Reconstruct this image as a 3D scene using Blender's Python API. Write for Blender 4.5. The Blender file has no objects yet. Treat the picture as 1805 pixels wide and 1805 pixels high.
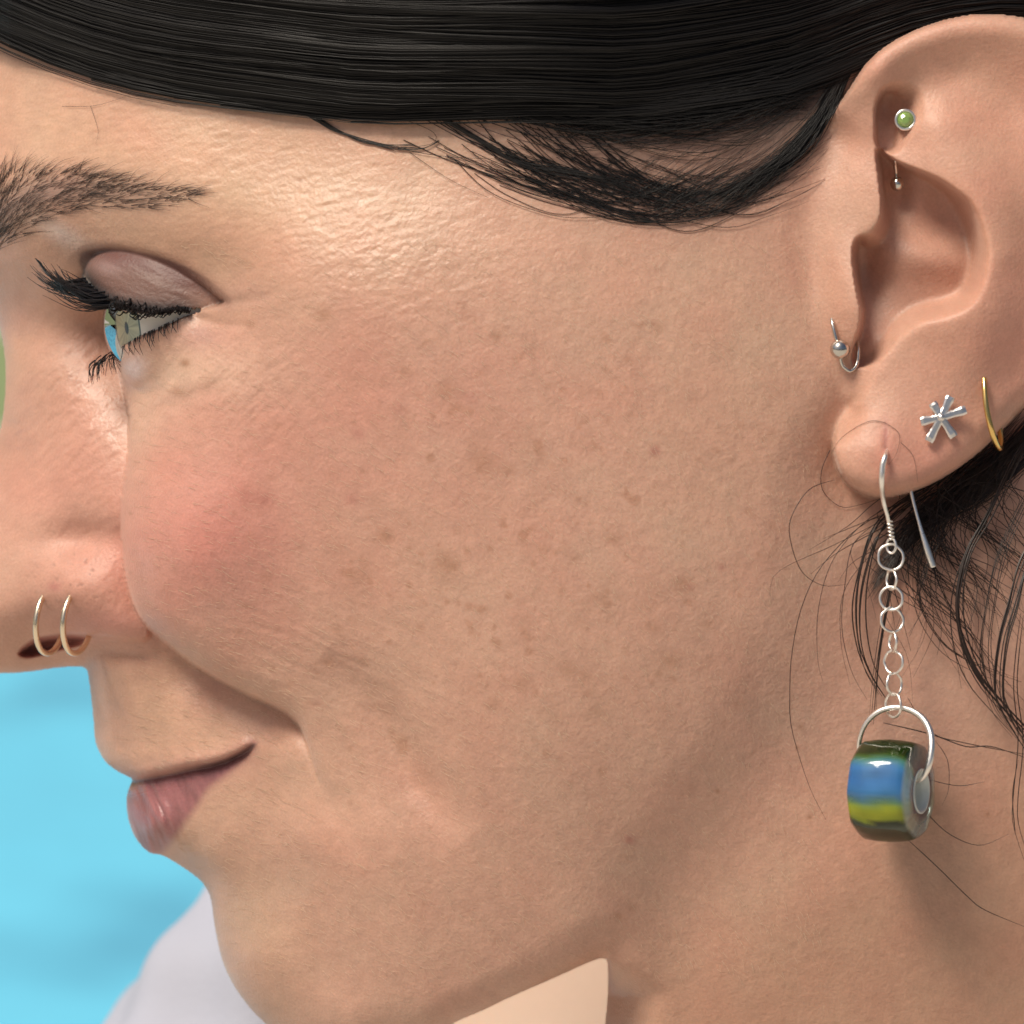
import bpy, math, random
import numpy as np
from mathutils import Matrix, Vector

C = bpy.context.scene.collection
S = bpy.context.scene
rng = np.random.default_rng(7)
random.seed(7)

# ------------------------------------------------------------------ camera, sky, sun, exposure
PX = 0.132 / 1805.0            # metres per photo pixel at the plane of the near cheek
D0 = 0.60                      # camera distance to that plane
PITCH = math.radians(15)
cam_d = bpy.data.cameras.new("camera")
cam = bpy.data.objects.new("camera", cam_d); C.objects.link(cam)
cam_d.sensor_width = 36; cam_d.lens = 36 * D0 / 0.132
cam_d.clip_start = 0.02; cam_d.clip_end = 500
cp, sp = math.cos(PITCH), math.sin(PITCH)
cam.location = (0, -D0 * cp, D0 * sp)
cam.rotation_euler = (math.pi / 2 - PITCH, 0, 0)
cam_d.dof.use_dof = True; cam_d.dof.focus_distance = D0 + 0.016; cam_d.dof.aperture_fstop = 36
S.camera = cam

SUN = Vector((-0.43, -0.27, 0.86)).normalized()   # direction towards the sun
w = bpy.data.worlds.new("World"); S.world = w; w.use_nodes = True
nt = w.node_tree; bg = nt.nodes["Background"]
sky = nt.nodes.new("ShaderNodeTexSky"); sky.sky_type = 'NISHITA'; sky.sun_disc = False
sky.sun_elevation = math.asin(SUN.z); sky.sun_rotation = math.atan2(SUN.x, SUN.y)
sky.dust_density = 6.0; sky.air_density = 1.0; sky.ozone_density = 0.6
nt.links.new(sky.outputs[0], bg.inputs[0]); bg.inputs[1].default_value = 0.056
sl = bpy.data.lights.new("sun", 'SUN'); sl.energy = 3.1; sl.angle = math.radians(20); sl.color = (1.0, 0.90, 0.76)
so = bpy.data.objects.new("sun", sl); C.objects.link(so)
so.rotation_euler = (-SUN).to_track_quat('-Z', 'Y').to_euler(); so.location = (-1, -1, 2)
S.view_settings.view_transform = 'Standard'; S.view_settings.look = 'None'; S.view_settings.gamma = 1
S.view_settings.exposure = 0.17
S.render.engine = 'CYCLES'
S.cycles.max_bounces = 8; S.cycles.transparent_max_bounces = 8

# ------------------------------------------------------------------ helpers
def P(u, v, h):
    """photo pixel (u, v) at height h (pixels towards the camera from the cheek plane) -> place in the world, metres"""
    u = np.asarray(u, float); v = np.asarray(v, float); h = np.asarray(h, float)
    Y = -h * PX
    k = (D0 + Y) / D0
    X = (u - 902.5) * PX * k; Z = (902.5 - v) * PX * k
    return np.stack(np.broadcast_arrays(X, Y * cp + Z * sp, -Y * sp + Z * cp), -1)

def ss(x, a=0.0, b=1.0):
    t = np.clip((x - a) / (b - a), 0, 1); return t * t * (3 - 2 * t)
def smax(a, b, k):
    hh = np.maximum(k - np.abs(a - b), 0) / np.maximum(k, 1e-6)
    return np.maximum(a, b) + hh * hh * k * 0.25
def spline(pts, n=8, closed=False):
    """Catmull-Rom through the rows of pts (any number of columns)"""
    p = np.asarray(pts, float); N = len(p); out = []
    for i in range(N if closed else N - 1):
        if closed: a, b, c, d = p[(i - 1) % N], p[i], p[(i + 1) % N], p[(i + 2) % N]
        else: a, b, c, d = p[max(i - 1, 0)], p[i], p[i + 1], p[min(i + 2, N - 1)]
        for t in np.arange(n) / n:
            out.append(0.5 * (2 * b + (c - a) * t + (2 * a - 5 * b + 4 * c - d) * t * t + (3 * b - a - 3 * c + d) * t ** 3))
    if not closed: out.append(p[-1])
    return np.array(out)
def resample(pts, n):
    p = spline(pts, 10)
    L = np.r_[0, np.cumsum(np.linalg.norm(np.diff(p[:, :2], axis=0), axis=1))]
    t = np.linspace(0, L[-1], n)
    return np.stack([np.interp(t, L, p[:, i]) for i in range(p.shape[1])], 1)

def link(name, me, mat=None, parent=None):
    o = bpy.data.objects.new(name, me); C.objects.link(o)
    if mat: me.materials.append(mat)
    if parent: o.parent = parent
    return o
def np_mesh(name, co, faces, smooth=True):
    """co (n,3); faces (m,3) or (m,4)"""
    me = bpy.data.meshes.new(name)
    co = np.ascontiguousarray(co, np.float32); faces = np.ascontiguousarray(faces, np.int32)
    me.vertices.add(len(co)); me.vertices.foreach_set("co", co.ravel())
    m, k = faces.shape
    me.loops.add(m * k); me.loops.foreach_set("vertex_index", faces.ravel())
    me.polygons.add(m); me.polygons.foreach_set("loop_start", np.arange(0, m * k, k, dtype=np.int32))
    me.update(calc_edges=True); me.validate()
    if smooth: me.polygons.foreach_set("use_smooth", np.ones(len(me.polygons), bool))
    return me
def add_col(me, col, name="tint"):
    a = me.attributes.new(name, 'FLOAT_COLOR', 'POINT')
    c = np.ones((len(me.vertices), 4), np.float32); c[:, :col.shape[1]] = col
    a.data.foreach_set("color", c.ravel())

def tubes(strands, sides=3):
    """strands: list of (points (n,3) in world, radii (n,)) -> co, quads"""
    cos, fs, off = [], [], 0
    for pts, rad in strands:
        pts = np.asarray(pts, float); n = len(pts)
        t = np.gradient(pts, axis=0); t /= np.linalg.norm(t, axis=1)[:, None] + 1e-12
        up = np.array([0.31, 0.9, 0.2]); a = np.cross(t, up); a /= np.linalg.norm(a, axis=1)[:, None] + 1e-12
        b = np.cross(t, a)
        ang = np.arange(sides) * 2 * math.pi / sides
        ring = (a[:, None, :] * np.cos(ang)[None, :, None] + b[:, None, :] * np.sin(ang)[None, :, None]) * np.asarray(rad)[:, None, None]
        cos.append((pts[:, None, :] + ring).reshape(-1, 3))
        i = np.arange(n - 1)[:, None] * sides; j = np.arange(sides)[None]; j2 = (j + 1) % sides
        q = np.stack([i + j, i + j2, i + sides + j2, i + sides + j], -1).reshape(-1, 4) + off
        fs.append(q); off += n * sides
    return np.concatenate(cos), np.concatenate(fs)
def tube_obj(name, uvh, rad, mat, parent=None, sides=10, closed=False, caps=True, n=None):
    """one wire through (u,v,h) rows, radius in pixels (scalar or per row)"""
    p = np.asarray(uvh, float)
    rr = np.full(len(p), rad, float) if np.isscalar(rad) else np.asarray(rad, float)
    q = spline(np.c_[p, rr], 8, closed)
    if closed: q = np.r_[q, q[:1]]
    pts = P(q[:, 0], q[:, 1], q[:, 2]); r = q[:, 3] * PX
    t = np.gradient(pts, axis=0)
    if closed:
        tt = pts[1] - pts[-2]; t[0] = t[-1] = tt
    t /= np.linalg.norm(t, axis=1)[:, None]
    # parallel transport frame
    a = np.zeros_like(pts); ref = np.cross(t[0], [0.3, 0.2, 0.9]); ref /= np.linalg.norm(ref)
    for i in range(len(pts)):
        ref = ref - t[i] * ref.dot(t[i]); ref /= np.linalg.norm(ref); a[i] = ref
    b = np.cross(t, a); ang = np.arange(sides) * 2 * math.pi / sides
    if closed:   # undo accumulated twist
        tw = math.atan2(a[-1].dot(b[0]), a[-1].dot(a[0])); k = np.linspace(0, 1, len(pts)) * -tw
        a, b = a * np.cos(k)[:, None] + b * np.sin(k)[:, None], b * np.cos(k)[:, None] - a * np.sin(k)[:, None]
    ring = (a[:, None] * np.cos(ang)[None, :, None] + b[:, None] * np.sin(ang)[None, :, None]) * r[:, None, None]
    co = (pts[:, None] + ring).reshape(-1, 3); N = len(pts)
    i = np.arange(N - 1)[:, None] * sides; j = np.arange(sides)[None]; j2 = (j + 1) % sides
    f = np.stack([i + j, i + j2, i + sides + j2, i + sides + j], -1).reshape(-1, 4).tolist()
    co = co.tolist()
    if not closed and caps:
        f.append(list(range(sides))[::-1]); f.append([(N - 1) * sides + k for k in range(sides)])
    me = bpy.data.meshes.new(name); me.from_pydata(co, [], f); me.update()
    for pl in me.polygons: pl.use_smooth = True
    return link(name, me, mat, parent)
def ball_obj(name, u, v, h, r, mat, parent=None, seg=32, squash=(1, 1, 1)):
    import bmesh
    bm = bmesh.new(); bmesh.ops.create_uvsphere(bm, u_segments=seg, v_segments=seg // 2, radius=r * PX)
    c = P(u, v, h)
    for vt in bm.verts: vt.co = Vector((vt.co.x * squash[0], vt.co.y * squash[1], vt.co.z * squash[2])) + Vector(c)
    for f in bm.faces: f.smooth = True
    me = bpy.data.meshes.new(name); bm.to_mesh(me); bm.free()
    return link(name, me, mat, parent)
def thing(name, label, cat, u=None, v=None, h=0, group=None):
    o = bpy.data.objects.new(name, None); C.objects.link(o)
    o.empty_display_size = 0.01
    o['label'] = label; o['category'] = cat
    if group: o['group'] = group
    return o

def mat_new(name, col=(0.5, 0.5, 0.5), rough=0.5, metal=0.0, spec=0.5, **kw):
    m = bpy.data.materials.new(name); m.use_nodes = True
    b = m.node_tree.nodes["Principled BSDF"]
    b.inputs["Base Color"].default_value = (*col, 1); b.inputs["Roughness"].default_value = rough
    b.inputs["Metallic"].default_value = metal; b.inputs["Specular IOR Level"].default_value = spec
    for k, val in kw.items(): b.inputs[k.replace("_", " ")].default_value = val
    return m
def noise_bump(m, scale, strength, dist, detail=4):
    t = m.node_tree; b = t.nodes["Principled BSDF"]
    tc = t.nodes.new("ShaderNodeTexCoord"); n = t.nodes.new("ShaderNodeTexNoise"); bp = t.nodes.new("ShaderNodeBump")
    n.inputs["Scale"].default_value = scale; n.inputs["Detail"].default_value = detail
    bp.inputs["Strength"].default_value = strength; bp.inputs["Distance"].default_value = dist
    t.links.new(tc.outputs["Object"], n.inputs["Vector"]); t.links.new(n.outputs["Fac"], bp.inputs["Height"])
    t.links.new(bp.outputs[0], b.inputs["Normal"])
    return n

# ------------------------------------------------------------------ materials
skin = mat_new("skin", rough=0.42, spec=0.5)
t_ = skin.node_tree; b_ = t_.nodes["Principled BSDF"]
at = t_.nodes.new("ShaderNodeAttribute"); at.attribute_name = "tint"
ar = t_.nodes.new("ShaderNodeAttribute"); ar.attribute_name = "gloss"
tc = t_.nodes.new("ShaderNodeTexCoord")
nz = t_.nodes.new("ShaderNodeTexNoise"); nz.inputs["Scale"].default_value = 2600; nz.inputs["Detail"].default_value = 5
mr = t_.nodes.new("ShaderNodeMapRange"); mr.inputs[1].default_value = 0.3; mr.inputs[2].default_value = 0.7
mr.inputs[3].default_value = 0.94; mr.inputs[4].default_value = 1.06
mx = t_.nodes.new("ShaderNodeMix"); mx.data_type = 'RGBA'; mx.blend_type = 'MULTIPLY'; mx.inputs[0].default_value = 1
t_.links.new(tc.outputs["Object"], nz.inputs["Vector"]); t_.links.new(nz.outputs["Fac"], mr.inputs[0])
t_.links.new(at.outputs["Color"], mx.inputs[6]); t_.links.new(mr.outputs[0], mx.inputs[7])
t_.links.new(mx.outputs[2], b_.inputs["Base Color"])
t_.links.new(ar.outputs["Fac"], b_.inputs["Roughness"])
bp = t_.nodes.new("ShaderNodeBump"); bp.inputs["Strength"].default_value = 0.7; bp.inputs["Distance"].default_value = 0.00012
nz2 = t_.nodes.new("ShaderNodeTexNoise"); nz2.inputs["Scale"].default_value = 2200; nz2.inputs["Detail"].default_value = 3
t_.links.new(tc.outputs["Object"], nz2.inputs["Vector"]); t_.links.new(nz2.outputs["Fac"], bp.inputs["Height"])
t_.links.new(bp.outputs[0], b_.inputs["Normal"])
b_.inputs["Sheen Weight"].default_value = 0.16; b_.inputs["Sheen Roughness"].default_value = 0.35; b_.inputs["Sheen Tint"].default_value = (1, 0.93, 0.85, 1)
b_.inputs["Subsurface Weight"].default_value = 0.22
b_.inputs["Subsurface Radius"].default_value = (1.0, 0.36, 0.2)
b_.inputs["Subsurface Scale"].default_value = 0.0018

hair_m = mat_new("hair", (0.0035, 0.003, 0.0036), 0.38, spec=0.42)
wisp_m = mat_new("wisp", (0.022, 0.012, 0.009), 0.4, spec=0.5)
brow_m = mat_new("brow", (0.060, 0.044, 0.038), 0.5, spec=0.4)
lash_m = mat_new("lash", (0.008, 0.008, 0.011), 0.42, spec=0.5)
silver = mat_new("silver", (0.96, 0.93, 0.88), 0.34, 1.0); noise_bump(silver, 1800, 0.25, 0.0001)
steel = mat_new("steel", (0.62, 0.60, 0.56), 0.16, 1.0)
dull_silver = mat_new("dull_silver", (0.82, 0.80, 0.78), 0.30, 1.0); noise_bump(dull_silver, 2500, 0.5, 0.0001)
gold = mat_new("gold", (0.86, 0.60, 0.22), 0.22, 1.0)
pale_gold = mat_new("pale_gold", (0.90, 0.77, 0.58), 0.26, 1.0); noise_bump(pale_gold, 1500, 0.2, 0.0001)

# ------------------------------------------------------------------ the head as a sculpted surface
ST = 2.3
us = np.arange(-170, 1990, ST); vs = np.arange(-150, 2030, ST)
NU, NV = len(us), len(vs)
U, V = np.meshgrid(us, vs)

def interp_matrix(fine, coarse):
    """cubic (Catmull-Rom) interpolation weights from a uniform coarse axis to a fine one"""
    d = coarse[1] - coarse[0]; n = len(coarse); M = np.zeros((len(fine), n))
    x = (fine - coarse[0]) / d; i = np.clip(np.floor(x).astype(int), 0, n - 2); t = x - i
    W = [(-t + 2 * t ** 2 - t ** 3) / 2, (2 - 5 * t ** 2 + 3 * t ** 3) / 2, (t + 4 * t ** 2 - 3 * t ** 3) / 2, (-t ** 2 + t ** 3) / 2]
    r = np.arange(len(fine))
    for k, wgt in zip((-1, 0, 1, 2), W): np.add.at(M, (r, np.clip(i + k, 0, n - 1)), wgt)
    return M
cu = np.arange(us[0] - 9, us[-1] + 27, 9.0); cv = np.arange(vs[0] - 9, vs[-1] + 27, 9.0)
MU, MV = interp_matrix(us, cu), interp_matrix(vs, cv)
CU, CV = np.meshgrid(cu, cv)

def rbf(pts, lam=0.0):
    """thin-plate surface through (u, v, h) control points"""
    p = np.asarray(pts, float); x = p[:, :2] / 500.0; n = len(p)
    def phi(r2): return 0.5 * r2 * np.log(r2 + 1e-9)
    K = phi(((x[:, None] - x[None]) ** 2).sum(-1)) + lam * np.eye(n)
    Q = np.c_[np.ones(n), x]
    A = np.block([[K, Q], [Q.T, np.zeros((3, 3))]])
    sol = np.linalg.solve(A, np.r_[p[:, 2], 0, 0, 0])
    g = np.stack([CU.ravel(), CV.ravel()], 1) / 500.0
    out = np.full(len(g), sol[n]) + g @ sol[n + 1:]
    for i in range(n): out += sol[i] * phi(((g - x[i]) ** 2).sum(1))
    return MV @ out.reshape(CU.shape) @ MU.T

hu = us[::2]; hv = vs[::2]
HUM, HVM = None, None
def sdf(pts, closed=True, n=6, margin=170, smooth=True):
    """signed distance (inside > 0) to a curve of rows (u, v, params...), with the params of the nearest point"""
    p = np.asarray(pts, float)
    if smooth: p = spline(p, n, closed)
    if closed: p = np.r_[p, p[:1]]
    npar = p.shape[1] - 2
    i0, i1 = np.searchsorted(us, p[:, 0].min() - margin), np.searchsorted(us, p[:, 0].max() + margin)
    j0, j1 = np.searchsorted(vs, p[:, 1].min() - margin), np.searchsorted(vs, p[:, 1].max() + margin)
    st = 2 if (i1 - i0) * (j1 - j0) > 60000 else 1
    iu = np.arange(i0, max(i1, i0 + 8), st); iv = np.arange(j0, max(j1, j0 + 8), st)
    gu = us[0] + iu * ST; gv = vs[0] + iv * ST
    X, Yv = np.meshgrid(gu, gv)
    best = np.full(X.shape, 1e12); par = np.zeros(X.shape + (npar,)); par[:] = p[0, 2:]; ins = np.zeros(X.shape, bool)
    for a, b in zip(p[:-1], p[1:]):
        dx, dy = b[0] - a[0], b[1] - a[1]; L2 = dx * dx + dy * dy
        if L2 < 1e-9: continue
        t = np.clip(((X - a[0]) * dx + (Yv - a[1]) * dy) / L2, 0, 1)
        d2 = (X - a[0] - t * dx) ** 2 + (Yv - a[1] - t * dy) ** 2
        m = d2 < best; best[m] = d2[m]
        if npar: par[m] = (a[2:] + t[m][:, None] * (b[2:] - a[2:]))
        if closed and abs(dy) > 1e-9:
            c = ((a[1] > Yv) != (b[1] > Yv)) & (X < dx * (Yv - a[1]) / dy + a[0]); ins ^= c
    d = np.sqrt(best)
    if closed: d = np.where(ins, d, -d)
    else: d = d
    big = -1e4 if closed else 1e4
    D = np.full((NV, NU), big); PR = np.zeros((NV, NU, npar))
    fi = np.arange(iu[0], min(iu[-1] + 1, NU)); fj = np.arange(iv[0], min(iv[-1] + 1, NV))
    if st == 1: Wu = Wv = None
    def up(G):
        if st == 1: return G[:len(fj), :len(fi)]
        x = (fi - iu[0]) / 2.0; y = (fj - iv[0]) / 2.0
        xi = np.minimum(x.astype(int), len(iu) - 2); yi = np.minimum(y.astype(int), len(iv) - 2)
        tx = (x - xi)[None]; ty = (y - yi)[:, None]
        g = G[yi]; g2 = G[yi + 1]
        r = g * (1 - ty) + g2 * ty
        return r[:, xi] * (1 - tx) + r[:, xi + 1] * tx
    D[np.ix_(fj, fi)] = up(d)
    for k in range(npar): PR[np.ix_(fj, fi) + (k,)] = up(par[..., k])
    return (D, PR) if npar else D
def gauss(u, v, su, sv=None, ang=0.0):
    sv = sv or su; c, s = math.cos(ang), math.sin(ang)
    x = (U - u) * c + (V - v) * s; y = -(U - u) * s + (V - v) * c
    return np.exp(-(x / su) ** 2 - (y / sv) ** 2)
def ridge(pts, width):
    """1 on an open curve falling to 0 away from it, the curve's third column scaling it"""
    d, p = sdf(pts, closed=False, margin=width * 3.2)
    return np.exp(-(d / width) ** 2) * p[..., 0]
fu = np.fft.fftfreq(NU, ST)[None]; fv = np.fft.fftfreq(NV, ST)[:, None]
def fnoise(l_long, l_short, ang, seed):
    """smooth random relief, stretched along ang, unit deviation"""
    r = np.random.default_rng(seed).standard_normal((NV, NU))
    c, s = math.cos(ang), math.sin(ang)
    a = fu * c + fv * s; b = -fu * s + fv * c
    k = np.exp(-2 * (math.pi * a * l_long) ** 2 - 2 * (math.pi * b * l_short) ** 2)
    o = np.fft.ifft2(np.fft.fft2(r) * k).real
    return (o - o.mean()) / o.std()
def blur(h, sig):
    k = np.exp(-2 * (math.pi * sig) ** 2 * (fu ** 2 + fv ** 2)); return np.fft.ifft2(np.fft.fft2(h) * k).real

# outline of the face against what lies behind it
OUT = [(-60, -400), (-75, -150), (-95, 0), (-112, 150), (-118, 300), (-108, 400), (-70, 470), (-25, 525), (-3, 570), (6, 610), (10, 655), (8, 705),
       (0, 760), (-28, 850), (-72, 950), (-112, 1045), (-122, 1105), (-98, 1158), (-40, 1183), (0, 1187), (50, 1184), (100, 1177), (140, 1175),
       (153, 1181), (157, 1200), (161, 1230), (165, 1270), (169, 1310), (184, 1340), (205, 1358), (226, 1369), (233, 1375), (226, 1393),
       (223, 1415), (228, 1450), (241, 1480), (262, 1502), (284, 1507), (310, 1521), (345, 1545), (364, 1566), (373, 1592), (379, 1635),
       (391, 1690), (411, 1735), (440, 1776), (472, 1808), (520, 1850), (570, 1878), (630, 1893), (690, 1868), (740, 1840), (800, 1803), (850, 1781), (900, 1757), (980, 1722), (1040, 1695), (1064, 1689), (1072, 1702), (1071, 1760), (1066, 1810), (1058, 1900), (1050, 2300), (2400, 2300), (2400, -400)]
dO = sdf(OUT, n=5, margin=400)

shared = [(300, 120, -262), (300, 250, -235), (100, 150, -400), (100, 280, -372), (-80, 200, -600), (-60, 0, -600), (-60, 400, -610), (0, 385, -465),
          (80, 365, -380), (60, 445, -450), (0, 460, -560), (110, 440, -410), (-170, -250, -640), (300, -250, -300),
          (560, 1470, -280), (600, 1560, -285), (520, 1600, -390), (450, 1700, -485), (400, 1600, -545), (560, 1720, -400), (520, 1800, -470),
          (650, 1650, -285), (650, 1800, -350), (640, 1900, -430), (500, 1560, -400)]
side = [(1450, 300, -20), (1450, 500, -10), (1450, 700, 0), (1440, 900, -10), (1420, 1100, -28), (1400, 1300, -70),
        (1200, 300, -4), (1200, 500, 10), (1200, 700, 22), (1200, 900, 18), (1200, 1100, 2), (1200, 1300, -42), (1180, 1500, -118),
        (1000, 150, -15), (1000, 300, -15), (950, 500, 8), (950, 700, 14), (950, 900, 6), (950, 1100, -14), (950, 1300, -58), (950, 1500, -124), (960, 1680, -190),
        (750, 150, -70), (750, 300, -64), (720, 450, -26), (700, 600, -18), (700, 750, -30), (700, 900, -50), (700, 1100, -92), (720, 1300, -140), (750, 1500, -180), (780, 1700, -240), (780, 1800, -290),
        (500, 150, -165), (500, 280, -150), (500, 400, -112), (490, 500, -100), (500, 610, -98), (480, 750, -118), (480, 900, -142), (480, 1050, -185), (500, 1170, -222),
        (600, 1230, -195), (640, 1400, -225), (350, 660, -205), (350, 800, -205), (350, 950, -222), (350, 1060, -250), (400, 1150, -262),
        (270, 850, -282), (260, 950, -290), (275, 1050, -300), (250, 770, -322), (320, 1110, -290), (560, 1300, -250), (590, 1400, -262),
        (330, 330, -205), (200, 350, -285), (420, 460, -165), (300, 430, -235), (200, 425, -318), (150, 430, -370), (380, 520, -205),
        (350, 560, -232), (320, 575, -246), (1800, 300, -95), (1800, 0, -125), (1400, 0, -60), (1000, -200, -70), (1800, 800, -90), (1900, -200, -120),
        (240, 607, -372), (222, 640, -405), (262, 640, -335), (300, 605, -268), (240, 690, -368), (300, 690, -268), (285, 640, -296)]
nose = [(10, 650, -700), (60, 650, -600), (120, 650, -548), (170, 640, -545), (215, 690, -505), (10, 800, -690), (80, 800, -565), (150, 800, -482), (215, 800, -445),
        (0, 950, -620), (80, 940, -540), (150, 935, -490), (210, 925, -430), (-90, 1050, -720), (-20, 1080, -615), (70, 1060, -575), (150, 1050, -540), (230, 1050, -480),
        (20, 1175, -690), (100, 1168, -690), (140, 1162, -650), (120, 560, -560), (40, 530, -610), (180, 560, -565), (110, 500, -478), (140, 482, -440), (162, 462, -408), (20, 600, -690),
        (250, 560, -585), (330, 550, -580), (180, 1250, -640), (220, 1250, -570), (300, 1250, -500), (400, 1270, -425), (480, 1290, -365), (190, 1190, -580), (260, 1150, -500),
        (330, 1180, -500), (440, 1240, -415), (230, 1350, -600), (330, 1330, -475), (440, 1318, -385), (240, 1400, -625), (275, 1450, -570), (330, 1400, -500),
        (400, 1370, -425), (470, 1350, -365), (310, 1512, -600), (380, 1500, -490), (470, 1460, -385), (500, 1380, -345), (520, 1310, -310),
        (500, 900, -420), (700, 1000, -400), (1000, 700, -400), (700, 600, -420), (1400, 900, -400), (1300, 1500, -300), (600, 1300, -330), (640, 1400, -232), (600, 1425, -256), (575, 1385, -272), (556, 1335, -292),
        (330, 700, -480), (300, 1000, -470)]
CH = rbf(shared + side, 2e-4)
FN = rbf(shared + nose + [(780, 1700, -240), (780, 1800, -290), (750, 1500, -190)], 2e-4)
FN += 16 * gauss(272, 1437, 60, 38, 0.9)                         # lower lip swells
FN -= 34 * gauss(315, 1520, 70, 26, 0.45)                        # hollow under it
FN += 8 * gauss(260, 1335, 90, 18, -0.1)
# mouth: the upper lip overhangs the line, the lower lip starts behind it
MOUTH = [(225, 1377, 1.0), (250, 1372, 1.0), (280, 1367, 1.0), (330, 1356, 1.0), (370, 1349, 1.0), (400, 1340, 0.95), (430, 1325, 0.8), (452, 1309, 0.0)]
dM, pM = sdf(MOUTH, closed=False, margin=120)
mline = np.interp(us, [m[0] for m in MOUTH], [m[1] for m in MOUTH])[None, :]
below = ss(V - mline, -2.0, 5.0)
FN -= 30 * np.exp(-dM / 24) * pM[..., 0] * below
FN -= 16 * np.exp(-(dM / 5) ** 2) * pM[..., 0]
FN += 10 * np.exp(-((dM - 14) / 12) ** 2) * pM[..., 0] * (1 - below)
# wing of the nose, nostril
WING = [(72, 1125, 16, 16), (60, 1080, 6, 40), (64, 1030, 4, 40), (85, 992, 10, 34), (120, 973, 20, 30), (165, 965, 24, 28), (200, 976, 26, 26), (224, 1010, 26, 24), (247, 1070, 22, 24),
        (266, 1113, 16, 20), (254, 1131, 16, 18), (220, 1130, 22, 16), (190, 1126, 30, 18), (150, 1122, 34, 18), (110, 1120, 34, 18)]
dW, pW = sdf(WING, margin=60)
NOST = [(32, 1154), (42, 1138), (70, 1123), (110, 1118), (150, 1120), (155, 1127), (142, 1137), (105, 1146), (55, 1159)]
dN = sdf(NOST, margin=40)
FN -= 62 * ss(dN, -2, 12)
FN += 80 * gauss(140, 1046, 78, 60) - 24 * gauss(150, 948, 95, 30, -0.05)
FN += 46 * ss(dW, -3, 6) * gauss(195, 1108, 80, 46)
FN -= 12 * gauss(200, 1148, 70, 18, 0.1)

# cheek, brow and side of the head: a front layer with its own edge (u, v, drop, radius)
EDGE = [(-300, 560, 0, 80), (-60, 520, 0, 70), (40, 482, 0, 60), (108, 462, 0, 40), (138, 450, 10, 22), (160, 444, 22, 20), (200, 447, 30, 22), (250, 457, 34, 24), (300, 472, 28, 26), (350, 498, 18, 24),
        (380, 520, 14, 20), (394, 533, 14, 18), (370, 542, 14, 8), (335, 551, 14, 9), (300, 566, 14, 12), (275, 578, 14, 12), (249, 588, 14, 14), (230, 600, 16, 16), (212, 611, 25, 20), (206, 625, 40, 25),
        (211, 650, 50, 32), (220, 690, 45, 45), (229, 740, 26, 55), (228, 800, 40, 60), (219, 850, 60, 60), (215, 900, 75, 60), (217, 960, 80, 60), (222, 1010, 85, 60), (235, 1060, 88, 60), (250, 1090, 88, 58),
        (268, 1112, 85, 56), (300, 1140, 80, 55), (340, 1170, 70, 55), (390, 1200, 60, 50), (440, 1225, 50, 45), (500, 1253, 40, 40), (528, 1280, 32, 35), (545, 1320, 24, 35), (560, 1370, 16, 32), (580, 1412, 8, 30),
        (610, 1447, 0, 40), (640, 1500, 0, 60), (620, 1560, 0, 80), (580, 1650, 0, 80), (560, 1760, 0, 80), (600, 1900, 0, 80), (700, 2300, 0, 80), (2400, 2300, 0, 80), (2400, -500, 0, 80), (-500, -500, 0, 80)]
dC, pC = sdf(EDGE, n=5, margin=260)
A, R = pC[..., 0], np.maximum(pC[..., 1], 1)
CH += 40 * gauss(335, 950, 120, 130)                              # apple of the cheek
CH -= 20 * ridge([(570, 1150, 0.0), (640, 1215, 0.6), (695, 1295, 1), (745, 1385, 0.9), (820, 1480, 0.0)], 40) * 1.75   # smile lines
CH += 14 * ridge([(556, 1300, 0.3), (590, 1380, 1), (640, 1450, 1), (720, 1540, 0.2)], 32)
CH -= 6 * ridge([(240, 745, 0.0), (300, 715, 1), (360, 690, 0.8), (420, 660, 0.0)], 15)
CH -= 5 * ridge([(400, 533, 1), (450, 528, 1), (500, 510, 0.3)], 9)
CH -= 5 * ridge([(340, 556, 1), (390, 572, 1), (440, 572, 0.2)], 9)
rr = np.clip(dC / R, 0, 1)
edged = CH - A * (1 - np.sqrt(1 - (1 - rr) ** 2))
faded = FN + ss(dC, 0, 70) * (CH - FN)
wA = ss(A, 1, 14)
layer = faded * (1 - wA) + edged * wA
H = np.where(dC > 0, np.where(wA > 0.02, smax(FN, layer, 4.0), faded), FN)
H = np.where((dC > 90), CH, H)
H -= 6 * ridge([(562, 1360, 0.0), (588, 1425, 1), (632, 1488, 0.8), (700, 1545, 0.0)], 20)
# upper eyelid over the eyeball
EU, EV, EH, ER = 356.0, 560.0, -412.0, 156.0
LID = [(140, 470), (138, 455), (150, 440), (200, 436), (260, 446), (320, 464), (370, 492), (410, 530), (390, 540), (345, 547), (318, 549), (285, 557), (250, 555), (220, 551), (188, 537), (166, 512), (150, 490)]
dL = sdf(LID, margin=60)
RU = 213 + 17 * ss(548 - V, 30, 95)
q = 1 - ((U - EU) / RU) ** 2 - ((V - 548) / 174.0) ** 2
lid = EH + 168 * np.sqrt(np.maximum(q, 0)) + 2
lid = np.where((dL > 0) & (q > 0), lid - 6 * (1 - np.sqrt(1 - (1 - np.clip(dL / 6, 0, 1)) ** 2)), -1e4)
H = np.where(lid > -9e3, smax(H, lid, 3.0), H)

# lower lid wraps the front of the eyeball
q2 = (ER + 17) ** 2 - (U - EU) ** 2 - (V - EV) ** 2
low_lid = EH + np.sqrt(np.maximum(q2, 0)) - 9 * (1 - np.sqrt(1 - (1 - np.clip(dC / 12, 0, 1)) ** 2))
m_ = (dC > 0) & (q2 > 0) & (V > 545) & (U < 420)
H = np.where(m_, smax(H, np.where(m_, low_lid, -1e4), 26 * ss(dC, 2, 40) + 0.5), H)

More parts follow.
